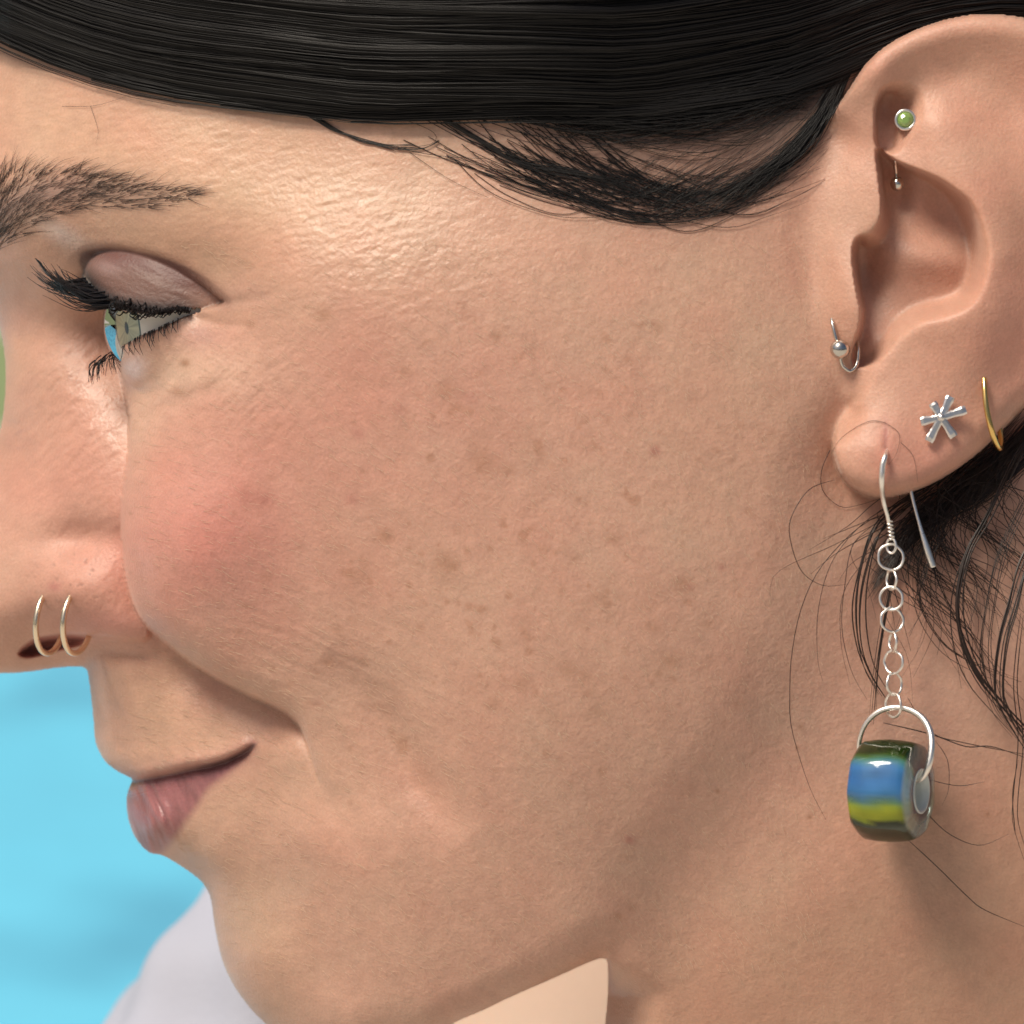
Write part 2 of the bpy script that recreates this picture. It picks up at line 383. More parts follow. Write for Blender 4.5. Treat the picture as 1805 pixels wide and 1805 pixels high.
# neck behind the jaw
neck_p = [(1650, 950, -72), (1750, 800, -110), (1900, 900, -130), (1600, 1200, -62), (1750, 1200, -62), (1900, 1300, -85), (1500, 1350, -82), (1400, 1500, -122), (1300, 1600, -160), (1200, 1700, -215),
          (1110, 1700, -265), (1100, 1800, -295), (1250, 1800, -222), (1450, 1700, -155), (1600, 1500, -95), (1750, 1600, -100), (1600, 1800, -165), (1850, 1800, -150), (1400, 1950, -230), (1100, 1950, -340),
          (1480, 1000, -66), (1500, 600, -200), (1900, 500, -200), (1000, 1500, -330), (1000, 1200, -300), (600, 1500, -600), (1000, 0, -300)]
NK = rbf(neck_p, 3e-4)
NK -= 10 * ridge([(1090, 1660, 1), (1085, 1760, 1), (1082, 1900, 1)], 14)
NK += 10 * ridge([(1135, 1690, .6), (1150, 1780, 1), (1160, 1900, 1)], 30)
BACK = NK
JAW = [(560, 1890, 170, 120), (610, 1900, 170, 120), (660, 1880, 170, 120), (720, 1847, 160, 120), (800, 1803, 150, 120), (900, 1757, 140, 120), (980, 1722, 118, 110), (1070, 1683, 80, 100), (1130, 1652, 24, 90), (1210, 1600, 0, 120),
       (1330, 1490, 0, 150), (1420, 1380, 0, 150), (1490, 1250, 0, 150), (1530, 1100, 0, 120), (1545, 950, 0, 110), (1560, 850, 0, 90), (1640, 760, 0, 80), (1800, 640, 0, 80), (2400, 640, 0, 80), (2400, -500, 0, 80), (-500, -500, 0, 80), (-500, 1890, 170, 120)]
dJ, pJ = sdf(JAW, n=5, margin=300)
mJ = 1 - (1 - ss(dJ, -170, 210)) * ss(U, 1010, 1230)
H = BACK + mJ * (H - BACK)
H0 = blur(H, 4)                                                 # the head without the ear

# ---- ear
ear_p = [(1560, 130, 52), (1650, 68, 56), (1750, 56, 58), (1850, 90, 50), (1500, 230, 2), (1530, 320, 22), (1530, 395, 28), (1485, 480, 28), (1497, 540, 42), (1485, 600, 24), (1430, 500, -8), (1540, 220, 22), (1420, 350, -20), (1420, 600, -2),
         (1440, 250, -28), (1600, 150, 22), (1690, 125, 24), (1780, 190, 24), (1650, 220, 52), (1720, 280, 66), (1755, 350, 76), (1775, 450, 80), (1765, 550, 74), (1735, 620, 60), (1815, 300, 50), (1860, 430, 30), (1930, 400, 80),
         (1590, 250, 24), (1640, 285, 56), (1600, 610, 46), (1680, 600, 66), (1560, 670, 36), (1560, 720, 44), (1640, 735, 52), (1720, 715, 40), (1790, 660, 24), (1850, 600, 30), (1520, 790, 52), (1560, 825, 58), (1640, 800, 54), (1500, 715, 20),
         (1470, 680, 2), (1930, 150, 40), (1900, 640, 30)]
EA = rbf(ear_p, 2e-4)
EA += 9 * gauss(1545, 790, 50, 50)
EA -= 3 * ridge([(1560, 745, 0.5), (1562, 790, 1)], 5)
CONCHA = [(1546, 262, 9), (1550, 320, 9), (1554, 362, 12), (1549, 392, 24), (1530, 411, 30), (1510, 421, 14), (1503, 445, 10), (1506, 485, 9), (1513, 525, 9), (1518, 550, 9), (1514, 580, 10), (1503, 615, 10), (1503, 640, 12), (1520, 648, 14),
          (1545, 638, 20), (1565, 618, 24), (1592, 585, 26), (1625, 562, 26), (1665, 553, 26), (1705, 535, 26), (1727, 500, 26), (1736, 450, 26), (1727, 400, 26), (1703, 352, 24), (1662, 319, 20), (1622, 301, 14), (1580, 284, 8)]
dK1, pK = sdf(CONCHA, margin=120)
R = np.maximum(pK[..., 0], 1); rr = np.clip(dK1 / R, 0, 1)
floor_ = -44 + 30 * gauss(1630, 450, 90, 40, 0.15) - 40 * gauss(1525, 470, 34, 60) - 26 * gauss(1580, 330, 30, 60) - 18 * gauss(1650, 380, 60, 60) + 34 * gauss(1560, 610, 50, 40)
wallp = np.sqrt(1 - (1 - rr) ** 2); wq = ss(R, 18, 34); wallp = wallp * (1 - wq) + ss(rr) * wq
EA = np.where(dK1 > 0, EA + (np.minimum(floor_, EA) - EA) * wallp, EA) - 9 * np.exp(-np.abs(dK1) / 11) * ss(R, 4, 30)
FOSSA = [(1546, 262, 5), (1541, 220, 4), (1544, 180, 5), (1557, 152, 16), (1590, 140, 40), (1628, 158, 46), (1632, 205, 46), (1606, 248, 36), (1578, 272, 14)]
dF, pF = sdf(FOSSA, margin=60)
rr = np.clip(dF / np.maximum(pF[..., 0], 1), 0, 1)
EA = np.where(dF > 0, EA - (40 * ss(rr) + 30 * gauss(1560, 185, 26, 40) * ss(rr)), EA)
EARP = [(1494, 722, 0, 30), (1476, 700, 0, 60), (1420, 610, 0, 60), (1375, 450, 0, 70), (1385, 330, 0, 60), (1430, 240, 0, 50), (1490, 170, 16, 30), (1535, 105, 30, 32), (1600, 60, 42, 36), (1680, 32, 46, 40), (1760, 26, 46, 40), (1850, 50, 46, 40), (1945, 150, 46, 40),
        (1985, 350, 46, 40), (1960, 520, 46, 40), (1890, 630, 46, 40), (1845, 680, 46, 40), (1805, 714, 46, 40), (1770, 752, 46, 38), (1720, 800, 46, 36), (1660, 842, 46, 36), (1600, 868, 46, 36), (1550, 875, 46, 36), (1510, 861, 40, 34), (1482, 832, 26, 28), (1471, 792, 13, 24), (1478, 752, 4, 24)]
dE, pE = sdf(EARP, margin=120)
A, R = pE[..., 0], np.maximum(pE[..., 1], 1); rr = np.clip(dE / R, 0, 1)
edged = EA - A * (1 - np.sqrt(1 - (1 - rr) ** 2))
faded = H + ss(dE / np.interp(V, [640, 715], [105, 24]), 0, 1) * (EA - H)
wA = ss(A, 1, 12)
lay = edged * wA + faded * (1 - wA)
H = np.where(dE > 0, lay, H)
H -= 14 * np.exp(-np.maximum(-dE, 0) / 26) * ss(-dE, 0, 4) * ss(V, 700, 760)

# rounding towards the outline
RO = np.interp(V[:, :1], [-300, 500, 600, 760, 1000, 1180, 1200, 1380, 1500, 1560, 1700, 1900], [120, 70, 26, 40, 60, 40, 34, 34, 40, 60, 110, 140])
DO = np.interp(V[:, :1], [-300, 500, 700, 1000, 1180, 1330, 1500, 1600, 1700, 1900], [120, 60, 40, 60, 50, 60, 70, 80, 110, 140])
RO = RO + (60 * ss(V[:, :1], 1690, 1760) * ss(U, 1030, 1062)) + (60 - RO) * ss(V, 1600, 1700) * ss(U, 640, 760)
DO = DO + (270 * ss(V[:, :1], 1690, 1760) * ss(U, 1030, 1062)) + (60 - DO) * ss(V, 1600, 1700) * ss(U, 640, 760)
rr = np.clip(dO / RO, 0, 1); H -= DO * (1 - np.sqrt(1 - (1 - rr) ** 2))
H = blur(H, 1.5)
m_ = np.clip(1.2 * gauss(598, 1455, 70, 55), 0, 1); H += m_ * (blur(H, 20) - H)
m_ = np.clip(1.3 * gauss(1522, 748, 52, 36), 0, 1) * ss(V - (745 + 0.0 * U), -60, -20) * (1 - ss(V, 775, 800)); H += m_ * (blur(H, 13) - H)
m_ = ss(dE, 0, 30) * ss(U, 1560, 1600) * ss(V, 330, 380); H += m_ * (blur(H, 6) - H)

# fine relief of the skin: creases stretched along the lines of the face
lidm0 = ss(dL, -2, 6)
n1 = fnoise(8, 2.9, -0.22, 1); n2 = fnoise(8, 2.9, -0.75, 2); n3 = fnoise(16, 3.4, 0.42, 3); n4 = fnoise(3.4, 3.4, 0, 4); n5 = fnoise(9, 3.2, 1.25, 5); n6 = fnoise(9, 9, 0, 6)
w_t = gauss(600, 420, 330, 160, 0.25); w_e = gauss(420, 680, 160, 130); w_n = gauss(110, 760, 130, 170); w_c = gauss(560, 1180, 260, 130, 0.4)
rel = 0.40 * n1 * w_t + 0.5 * n2 * np.clip(w_e - 0.3 * w_t, 0, 1) + 1.0 * n2 * w_n + 0.5 * n3 * w_c * ss(dC, 5, 40) + 0.4 * n1 * gauss(150, 200, 260, 120) + 0.28 * fnoise(2.6, 2.0, -0.3, 12) * np.clip(w_t + w_e + w_n, 0, 1)
rel += 0.16 * n4 * (1 - np.clip(w_t + w_e + w_n, 0, 1)) + 0.10 * n6
n7 = fnoise(11, 2.5, 1.2, 35)
rel += 2.6 * n7 * gauss(255, 1440, 70, 70) + 0.8 * n5 * gauss(280, 1345, 120, 22, -0.1) + 0.4 * n5 * gauss(560, 1560, 200, 200)
rel += 0.25 * n2 * gauss(150, 1030, 80, 60) + 0.7 * fnoise(12, 2.6, 0.38, 31) * lidm0
earm = ss(dE, -20, 40)
rel *= (1 - 0.75 * earm)
flat_nose = ss(dN, -6, 4)
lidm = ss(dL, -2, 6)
H += rel * (1 - 0.6 * lidm) * 0.95
pores = np.maximum(fnoise(2.3, 2.3, 0, 11) - 1.25, 0)
H -= 0.9 * pores * gauss(150, 1010, 90, 60)

# ---- colour of the skin, with some shade and highlight painted in
def lerp(c, col, m): return c + (np.asarray(col) - c) * np.clip(m, 0, 1)[..., None]
T = np.empty((NV, NU, 3)); T[:] = (0.555, 0.335, 0.235)
T = lerp(T, (0.61, 0.40, 0.255), 0.8 * gauss(380, 300, 520, 180, 0.2))
T = lerp(T, (0.60, 0.27, 0.21), 0.9 * gauss(350, 960, 190, 170) + 0.30 * gauss(620, 720, 330, 200))
T = lerp(T, (0.60, 0.30, 0.22), 0.5 * gauss(80, 850, 150, 150) + 0.6 * gauss(160, 1080, 110, 60))
T = lerp(T, (0.53, 0.335, 0.225), 0.6 * gauss(1300, 650, 200, 300) + 0.6 * gauss(420, 1380, 170, 120))
T = lerp(T, (0.45, 0.26, 0.165), 0.8 * ss(V + 0.55 * (U - 1400), 1300, 1750) * ss(U, 850, 1200))  # browner towards the jaw and neck
T = lerp(T, (0.62, 0.33, 0.22), 0.6 * earm * (0.4 + 0.6 * ss(U, 1560, 1720)))
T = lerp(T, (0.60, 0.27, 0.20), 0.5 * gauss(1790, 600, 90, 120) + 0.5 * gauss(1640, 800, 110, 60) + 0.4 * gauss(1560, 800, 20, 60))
T = lerp(T, (0.50, 0.285, 0.20), 0.75 * ss(dK1, -2, 18))  # hollow of the ear darkened, its shade put into the tint
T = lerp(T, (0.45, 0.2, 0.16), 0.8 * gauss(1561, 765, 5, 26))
T = lerp(T, (0.66, 0.48, 0.34), 0.55 * gauss(330, 660, 110, 50) + 0.35 * gauss(240, 740, 40, 80))
T = lerp(T, (0.44, 0.245, 0.20), 0.6 * gauss(350, 590, 40, 26) + 0.35 * gauss(430, 520, 60, 30))
T = lerp(T, (0.38, 0.215, 0.15), 0.7 * gauss(145, 590, 56, 66))  # shade between eye and nose painted in
T = lerp(T, (0.40, 0.25, 0.16), 0.75 * gauss(330, 440, 140, 52, 0.25) + 0.4 * gauss(400, 545, 70, 30))  # darker tan over the eye socket and outer corner
T = lerp(T, (0.48, 0.315, 0.205), 0.6 * gauss(290, 1240, 150, 90, 0.2) + 0.5 * gauss(440, 1640, 120, 140))  # shaded upper lip and chin painted darker in the tint
# mottling
T *= (1 + 0.022 * fnoise(6, 6, 0, 21) + 0.012 * fnoise(30, 30, 0, 22))[..., None] * (1 + np.array([0, -0.02, -0.02]) * fnoise(26, 26, 0, 23)[..., None])
fr = np.maximum(fnoise(8, 7, 0.3, 24) - 1.45, 0) * gauss(950, 950, 450, 420)
T = lerp(T, (0.36, 0.175, 0.095), 0.42 * np.clip(fr, 0, 1))
fr2 = np.maximum(fnoise(5, 5, 0, 27) - 1.7, 0) * gauss(900, 1000, 560, 560)
T = lerp(T, (0.38, 0.19, 0.11), 0.4 * np.clip(fr2, 0, 1))
T = lerp(T, (0.44, 0.25, 0.165), 0.30 * ss(fnoise(18, 15, 0.4, 28), 0.3, 1.8) * gauss(950, 950, 500, 480))
for (a, b, r, s, red) in [(680, 945, 14, .5, 0), (785, 990, 22, .4, 0), (850, 818, 26, .35, 0), (895, 828, 13, .3, 0), (872, 592, 11, .4, 0), (785, 690, 20, .32, 0), (1155, 795, 9, .65, 1), (570, 555, 14, .45, 0), (715, 655, 12, .4, 0),
                     (632, 765, 10, .4, 1), (620, 880, 12, .4, 1), (468, 880, 14, .45, 1), (435, 875, 16, .35, 1), (326, 640, 8, .75, 0), (312, 690, 9, .5, 0), (441, 572, 8, .45, 0), (1160, 580, 10, .35, 0), (1080, 950, 12, .35, 0),
                     (1205, 1030, 18, .35, 0), (1150, 1105, 12, .38, 0), (1182, 1165, 17, .42, 0), (1160, 1188, 9, .35, 0), (1110, 1480, 9, .6, 1), (1060, 1360, 8, .35, 0), (870, 1240, 14, .3, 0), (1090, 1615, 9, .4, 0), (1115, 1600, 8, .35, 0),
                     (1265, 1395, 4, .7, 0), (1427, 1440, 4, .85, 0), (1000, 1180, 14, .35, 0), (1030, 1190, 12, .3, 0), (960, 970, 9, .3, 0), (1015, 985, 8, .3, 0), (1272, 1000, 6, .45, 1), (1250, 1100, 10, .35, 0), (1405, 1318, 4, .7, 0), (1411, 1282, 5, .6, 0),
                     (1740, 1435, 5, .6, 0), (920, 1205, 16, .3, 0), (1050, 1255, 20, .25, 0), (530, 318, 5, .45, 0), (640, 1010, 20, .22, 0), (830, 700, 14, .22, 1), (990, 1040, 10, .25, 0), (1215, 1035, 7, .3, 1), (1600, 1330, 6, .35, 0), (1500, 1600, 7, .3, 0),
                     (705, 720, 12, .25, 1), (1300, 1240, 9, .28, 0), (560, 1240, 12, .2, 1), (1745, 1715, 8, .3, 0), (1360, 1690, 8, .25, 0), (230, 905, 3, .5, 0)]:
    T = lerp(T, (0.36, 0.13, 0.10) if red else (0.31, 0.155, 0.08), 1.0 * s * gauss(a, b, r * 1.1, r * 0.95))
# lips
LIPL = [(220, 1390), (232, 1374), (280, 1366), (330, 1355), (380, 1346), (420, 1330), (452, 1309), (432, 1338), (398, 1368), (368, 1392), (350, 1420), (328, 1450), (308, 1480), (284, 1506), (262, 1510), (236, 1485), (215, 1430)]
dl = sdf(LIPL, margin=60)
T = lerp(T, (0.27, 0.105, 0.113), 0.9 * ss(dl, -9, 12))
T *= (1 + 0.10 * np.clip(n7, -2, 2) * ss(dl, 0, 12))[..., None]  # crease shading of the lower lip painted in, same noise as the relief
T = lerp(T, (0.16, 0.055, 0.065), 0.85 * np.exp(-dM / 19) * pM[..., 0] * below)  # shade under the overhanging upper lip painted in
T = lerp(T, (0.46, 0.24, 0.19), 0.7 * np.exp(-(np.maximum(mline - V, 0) / 22) ** 2) * (1 - below) * (dM < 40) * (pM[..., 0] > 0.01))
T = lerp(T, (0.09, 0.03, 0.03), 0.85 * np.exp(-(dM / 4.5) ** 2) * ss(pM[..., 0], 0, .3) * ss(U, 300, 380))  # dark parting of the lips, its shade painted in
# lids, liner, painted crease shade and highlights, root colour of brow and hairline
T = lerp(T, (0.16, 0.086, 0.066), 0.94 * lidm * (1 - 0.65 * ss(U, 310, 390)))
T = lerp(T, (0.38, 0.27, 0.24), 0.6 * gauss(190, 470, 26, 14, 0.2))  # pale highlight painted on the front of the lid
T = lerp(T, (0.13, 0.05, 0.045), 0.7 * ridge([(150, 448, .4), (200, 452, .9), (250, 462, 1), (300, 478, 1), (350, 503, .9), (395, 533, .4)], 18))  # reddish crease pigment, with the shade of the fold painted in
LASHL = [(150, 490, 1), (172, 512, 1), (195, 527, 1), (222, 537, 1), (252, 542, 1), (285, 546, .95), (318, 545, .75), (345, 546, .3)]
T = lerp(T, (0.03, 0.026, 0.026), 0.93 * ridge(LASHL, 15))
T = lerp(T, (0.05, 0.035, 0.035), 0.7 * ridge([(225, 604, .9), (249, 590, 1), (275, 580, 1), (300, 568, 1), (328, 555, .8)], 5))
T = lerp(T, (0.72, 0.62, 0.60), 0.75 * gauss(236, 652, 20, 26, 0.5))  # pale makeup under the eye, its wet highlight painted in
T = lerp(T, (0.80, 0.72, 0.64), 0.55 * gauss(108, 412, 44, 18, 0.5))  # highlighter makeup under the brow, its pearly glint painted as white
T = lerp(T, (0.22, 0.155, 0.13), 0.8 * ridge([(-40, 388, 1), (20, 366, 1), (80, 342, .9), (150, 334, .75), (220, 342, .6), (280, 350, .45), (325, 346, .15)], 34))
T = lerp(T, (0.16, 0.10, 0.07), 0.55 * ridge([(850, 240, .3), (1000, 300, .9), (1120, 345, 1), (1250, 350, 1), (1340, 310, 1), (1410, 240, 1), (1450, 180, .8)], 55))
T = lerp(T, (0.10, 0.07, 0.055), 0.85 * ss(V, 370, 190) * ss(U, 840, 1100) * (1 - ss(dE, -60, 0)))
T = lerp(T, (0.25, 0.15, 0.10), 0.6 * ridge([(-100, 20, 1), (0, 66, 1), (150, 130, 1), (300, 168, 1), (480, 186, .7)], 26))
T = lerp(T, (0.62, 0.3, 0.22), 0.0 * V)
T = lerp(T, (0.36, 0.13, 0.105), 0.9 * ss(dN, -3, 3))
T = lerp(T, (0.55, 0.25, 0.20), 0.6 * gauss(170, 1100, 90, 26))
T = lerp(T, (0.48, 0.2, 0.16), 0.8 * gauss(96, 1034, 10, 8))
T *= (1 - 0.28 * np.clip(pores, 0, 1) * gauss(150, 1010, 95, 60))[..., None]
T = np.clip(T * np.array([0.975, 0.94, 0.99]), 0.004, 0.95)
G = 0.45 - 0.03 * w_t - 0.08 * w_e - 0.07 * w_n + 0.09 * gauss(150, 1010, 90, 60) - 0.14 * gauss(238, 655, 20, 26) - 0.05 * ss(dl, -4, 8) - 0.17 * np.exp(-((dM - 20) / 12) ** 2) * below * (U < 340) * ss(dl, 0, 6) + 0.10 * gauss(145, 605, 60, 60) + 0.05 * ss(U, 1000, 1400) + 0.06 * lidm - 0.08 * gauss(150, 200, 240, 100)
G = np.clip(G + 0.02 * n6, 0.2, 0.7)

# ---- mesh: the near side, its rim and a plain far side
keep = dO > -ST * 0.7
gy, gx = np.gradient(dO, ST); gl = np.sqrt(gx ** 2 + gy ** 2) + 1e-6
mv = np.where(dO < 0, -dO, 0) * keep
Us = U + mv * gx / gl; Vs = V + mv * gy / gl
quad = keep[:-1, :-1] & keep[1:, :-1] & keep[:-1, 1:] & keep[1:, 1:]
idx = np.arange(NU * NV).reshape(NV, NU)
used = np.zeros((NV, NU), bool)
for a, b in ((0, 0), (1, 0), (0, 1), (1, 1)): used[a:NV - 1 + a, b:NU - 1 + b] |= quad
new = -np.ones(NU * NV, np.int64); new[idx[used]] = np.arange(used.sum())
Q = np.stack([idx[:-1, :-1][quad], idx[1:, :-1][quad], idx[1:, 1:][quad], idx[:-1, 1:][quad]], 1)
Q = new[Q]
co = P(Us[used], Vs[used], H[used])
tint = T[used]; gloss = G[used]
# rim: border edges run back to a mirrored far side
e = np.concatenate([Q[:, [0, 1]], Q[:, [1, 2]], Q[:, [2, 3]], Q[:, [3, 0]]])
key = np.sort(e, 1); kk = key[:, 0] * len(co) + key[:, 1]
uq, first, cnt = np.unique(kk, return_index=True, return_counts=True)
be = e[first[cnt == 1]]
bv = np.unique(be); mp = -np.ones(len(co), np.int64)
hb = H[used][bv]; ub = Us[used][bv]; vb = Vs[used][bv]
base = len(co); cos = [co]; tn = [tint]; gs = [gloss]; qs = [Q]; prev = np.arange(len(co))
for k, tt in enumerate((0.12, 0.35, 0.65, 1.0)):
    hk = hb + (np.minimum(-1650 - hb, hb - 200) - hb) * tt
    cos.append(P(ub, vb, hk)); tn.append(np.tile([[0.54, 0.325, 0.215]], (len(bv), 1))); gs.append(np.full(len(bv), 0.5))
    mp2 = -np.ones(len(co), np.int64); mp2[bv] = base + np.arange(len(bv))
    src = prev if k == 0 else mp
    qs.append(np.stack([src[be[:, 1]], src[be[:, 0]], mp2[be[:, 0]], mp2[be[:, 1]]], 1))
    mp = mp2; base += len(bv)
sub = slice(0, None, 8)
Hm = np.minimum(-1650 - blur(H, 30), H - 200)[sub, sub]; km = (dO > 2)[sub, sub]
Um, Vm = U[sub, sub], V[sub, sub]; im = np.arange(Hm.size).reshape(Hm.shape)
qm = km[:-1, :-1] & km[1:, :-1] & km[:-1, 1:] & km[1:, 1:]
F2 = np.stack([im[:-1, :-1][qm], im[:-1, 1:][qm], im[1:, 1:][qm], im[1:, :-1][qm]], 1)
um = np.unique(F2); m3 = -np.ones(Hm.size, np.int64); m3[um] = base + np.arange(len(um))
cos.append(P(Um.ravel()[um], Vm.ravel()[um], Hm.ravel()[um])); tn.append(np.tile([[0.54, 0.325, 0.215]], (len(um), 1))); gs.append(np.full(len(um), 0.5))
qs.append(m3[F2])
# far shoulder and collar, skin in the sun
nS, mS = 64, 40
aa = np.linspace(0, 2 * math.pi, nS, endpoint=False); bb_ = np.linspace(0.02, math.pi - 0.02, mS)
su = 1150 + 900 * np.cos(bb_)[:, None] + 0 * aa; sv = 2350 + 780 * np.sin(bb_)[:, None] * np.cos(aa)[None]; sh_ = -3400 + 900 * np.sin(bb_)[:, None] * np.sin(aa)[None]
ii = np.arange(mS - 1)[:, None] * nS; jj = np.arange(nS)[None]; j2_ = (jj + 1) % nS
cos.append(P(su.ravel(), sv.ravel(), sh_.ravel())); base3 = sum(len(c) for c in cos[:-1])
qs.append(np.stack([ii + jj, ii + j2_, ii + nS + j2_, ii + nS + jj], -1).reshape(-1, 4) + base3)
tn.append(np.tile([[0.60, 0.43, 0.33]], (nS * mS, 1))); gs.append(np.full(nS * mS, 0.5))
co = np.concatenate(cos); tint = np.concatenate(tn); gloss = np.concatenate(gs); Q = np.concatenate(qs)
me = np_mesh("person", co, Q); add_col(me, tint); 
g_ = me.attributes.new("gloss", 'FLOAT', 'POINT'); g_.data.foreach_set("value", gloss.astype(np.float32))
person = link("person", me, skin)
person['label'] = "smiling dark-haired person in profile facing left, wearing gold nose hoops and a long earring"
person['category'] = "person"

def hs(u, v):
    """height of the skin at photo pixels"""
    x = np.clip((np.asarray(u, float) - us[0]) / ST, 0, NU - 1.01); y = np.clip((np.asarray(v, float) - vs[0]) / ST, 0, NV - 1.01)
    i, j = x.astype(int), y.astype(int); a, b = x - i, y - j
    return H[j, i] * (1 - a) * (1 - b) + H[j, i + 1] * a * (1 - b) + H[j + 1, i] * (1 - a) * b + H[j + 1, i + 1] * a * b

# ------------------------------------------------------------------ eye
def eye():
    gdir = np.array([-0.95, 0.30, -0.13]); gdir /= np.linalg.norm(gdir)   # (u, towards camera, up)
    a = np.cross(gdir, [0, 0, 1]); a /= np.linalg.norm(a); b = np.cross(a, gdir)
    def pt(x):  # local (u, cam, up) offsets in pixels -> world
        return P(EU + x[..., 0], EV - x[..., 2], EH + x[..., 1])
    def rev(prof, n=64):
        ang = np.arange(n) * 2 * math.pi / n
        prof = np.asarray(prof, float)     # (along gaze, radius)
        x = gdir * prof[:, 0][:, None, None] + (a * np.cos(ang)[:, None] + b * np.sin(ang)[:, None])[None] * prof[:, 1][:, None, None]
        m = len(prof); i = np.arange(m - 1)[:, None] * n; j = np.arange(n)[None]; j2 = (j + 1) % n
        q = np.stack([i + j, i + j2, i + n + j2, i + n + j], -1).reshape(-1, 4)
        return pt(x.reshape(-1, 3)), q
    th = np.linspace(math.radians(28), math.pi, 40)
    c, q = rev(np.c_[ER * np.cos(th), ER * np.sin(th)])
    sc = mat_new("sclera", (0.82, 0.78, 0.72), 0.18, spec=0.5, Subsurface_Weight=0.1, Subsurface_Scale=0.001)
    eo = link("eye", np_mesh("eye", c, q), sc, person)
    rad = np.linspace(1.0, 0.0, 24) * ER * math.sin(math.radians(28))
    c, q = rev(np.c_[ER * 0.884 + 0.04 * (rad[0] - rad), rad])
    r0 = np.repeat(rad / rad[0], 64); an = np.tile(np.arange(64), 24)
    n = np.random.default_rng(3).standard_normal(64)[an] * 0.12
    col = np.array([0.50, 0.45, 0.26])[None] * (1 + n)[:, None] * np.ones((len(c), 1))
    col = np.where((r0 > 0.9)[:, None], [[0.07, 0.065, 0.045]], col); col = np.where((r0 < 0.16)[:, None], [[0.003, 0.003, 0.003]], col)
    me = np_mesh("iris", c, q); add_col(me, col)
    im = mat_new("iris", rough=0.35); n_ = im.node_tree.nodes.new("ShaderNodeAttribute"); n_.attribute_name = "tint"
    im.node_tree.links.new(n_.outputs["Color"], im.node_tree.nodes["Principled BSDF"].inputs["Base Color"])
    link("iris", me, im, eo)
    # clear dome over the iris
    r = np.linspace(0, 1, 20); R0 = ER * math.sin(math.radians(31))
    c, q = rev(np.c_[ER * 0.862 + 44 * (1 - r ** 2) ** 0.62, R0 * r])
    cm = bpy.data.materials.new("cornea"); cm.use_nodes = True; t = cm.node_tree
    for n in list(t.nodes): t.nodes.remove(n)
    o = t.nodes.new("ShaderNodeOutputMaterial"); mixs = t.nodes.new("ShaderNodeMixShader"); tr = t.nodes.new("ShaderNodeBsdfTransparent"); gl = t.nodes.new("ShaderNodeBsdfGlossy"); fr = t.nodes.new("ShaderNodeFresnel")
    fr.inputs[0].default_value = 1.22; gl.inputs["Roughness"].default_value = 0.05; gl.inputs["Color"].default_value = (0.55, 0.55, 0.57, 1)
    t.links.new(fr.outputs[0], mixs.inputs[0]); t.links.new(tr.outputs[0], mixs.inputs[1]); t.links.new(gl.outputs[0], mixs.inputs[2]); t.links.new(mixs.outputs[0], o.inputs[0])
    link("cornea", np_mesh("cornea", c, q), cm, eo)
eye()

# ------------------------------------------------------------------ lashes and brow
def hairs(name, strands, mat, parent=person, sides=3, stuff=True):
    c, q = tubes(strands, sides)
    o = link(name, np_mesh(name, c, q), mat, parent)
    if stuff: o['kind'] = "stuff"
    return o
def lid_h(u, v):
    q = np.maximum(1 - ((u - EU) / (213.0 + 17 * ss(548 - v, 30, 95))) ** 2 - ((v - 548) / 174.0) ** 2, 0); return EH + 168 * np.sqrt(q) + 2
up = []
root = spline([(148, 490), (166, 512), (188, 535), (220, 549), (250, 553), (285, 555), (318, 547), (338, 546)], 10)
for i in range(230):
    t = rng.random() ** 1.1
    k = t * (len(root) - 1); j = min(int(k), len(root) - 2); u0, v0 = root[j] + (root[j + 1] - root[j]) * (k - j)
    v0 += rng.normal(-12, 8) * ss(t, .1, .3) * (1 - .9 * t * t); u0 += rng.normal(0, 2)
    h0 = lid_h(u0, v0) - 1
    if t < 0.36:     # front lashes: long, swept to the left and up at the tips
        L = rng.uniform(0.7, 1.0) if i % 3 else rng.uniform(0.95, 1.08)
        tipu, tipv = 62 + rng.normal(12, 16) + 60 * t, 458 + rng.normal(14, 12) + 80 * t
        tipu = u0 + (tipu - u0) * L; tipv = v0 + (tipv - v0) * L
        m1 = (u0 + (tipu - u0) * 0.40, v0 + (tipv - v0) * 0.16 + 8); m2 = (u0 + (tipu - u0) * 0.75, v0 + (tipv - v0) * 0.52 + 7)
        hh = [h0, h0 + 10, h0 + 6, h0]
    else:            # lashes seen from the side, short dark comb towards the camera
        L = (1 - t) * 40 + 9
        tipu, tipv = u0 - L * rng.uniform(0.25, 0.6), v0 - L * rng.uniform(0.1, 0.35) + 4
        m1 = (u0 - L * 0.20, v0 + 6); m2 = (u0 - L * 0.42, v0 + 4)
        hh = [h0, h0 + L * 0.7, h0 + L * 1.3, h0 + L * 1.7]
    pts = resample([(u0, v0, hh[0]), (*m1, hh[1]), (*m2, hh[2]), (tipu, tipv, hh[3])], 12)
    up.append((P(pts[:, 0], pts[:, 1], pts[:, 2]), PX * np.linspace(rng.uniform(1.5, 2.3), 0.35, 12)))
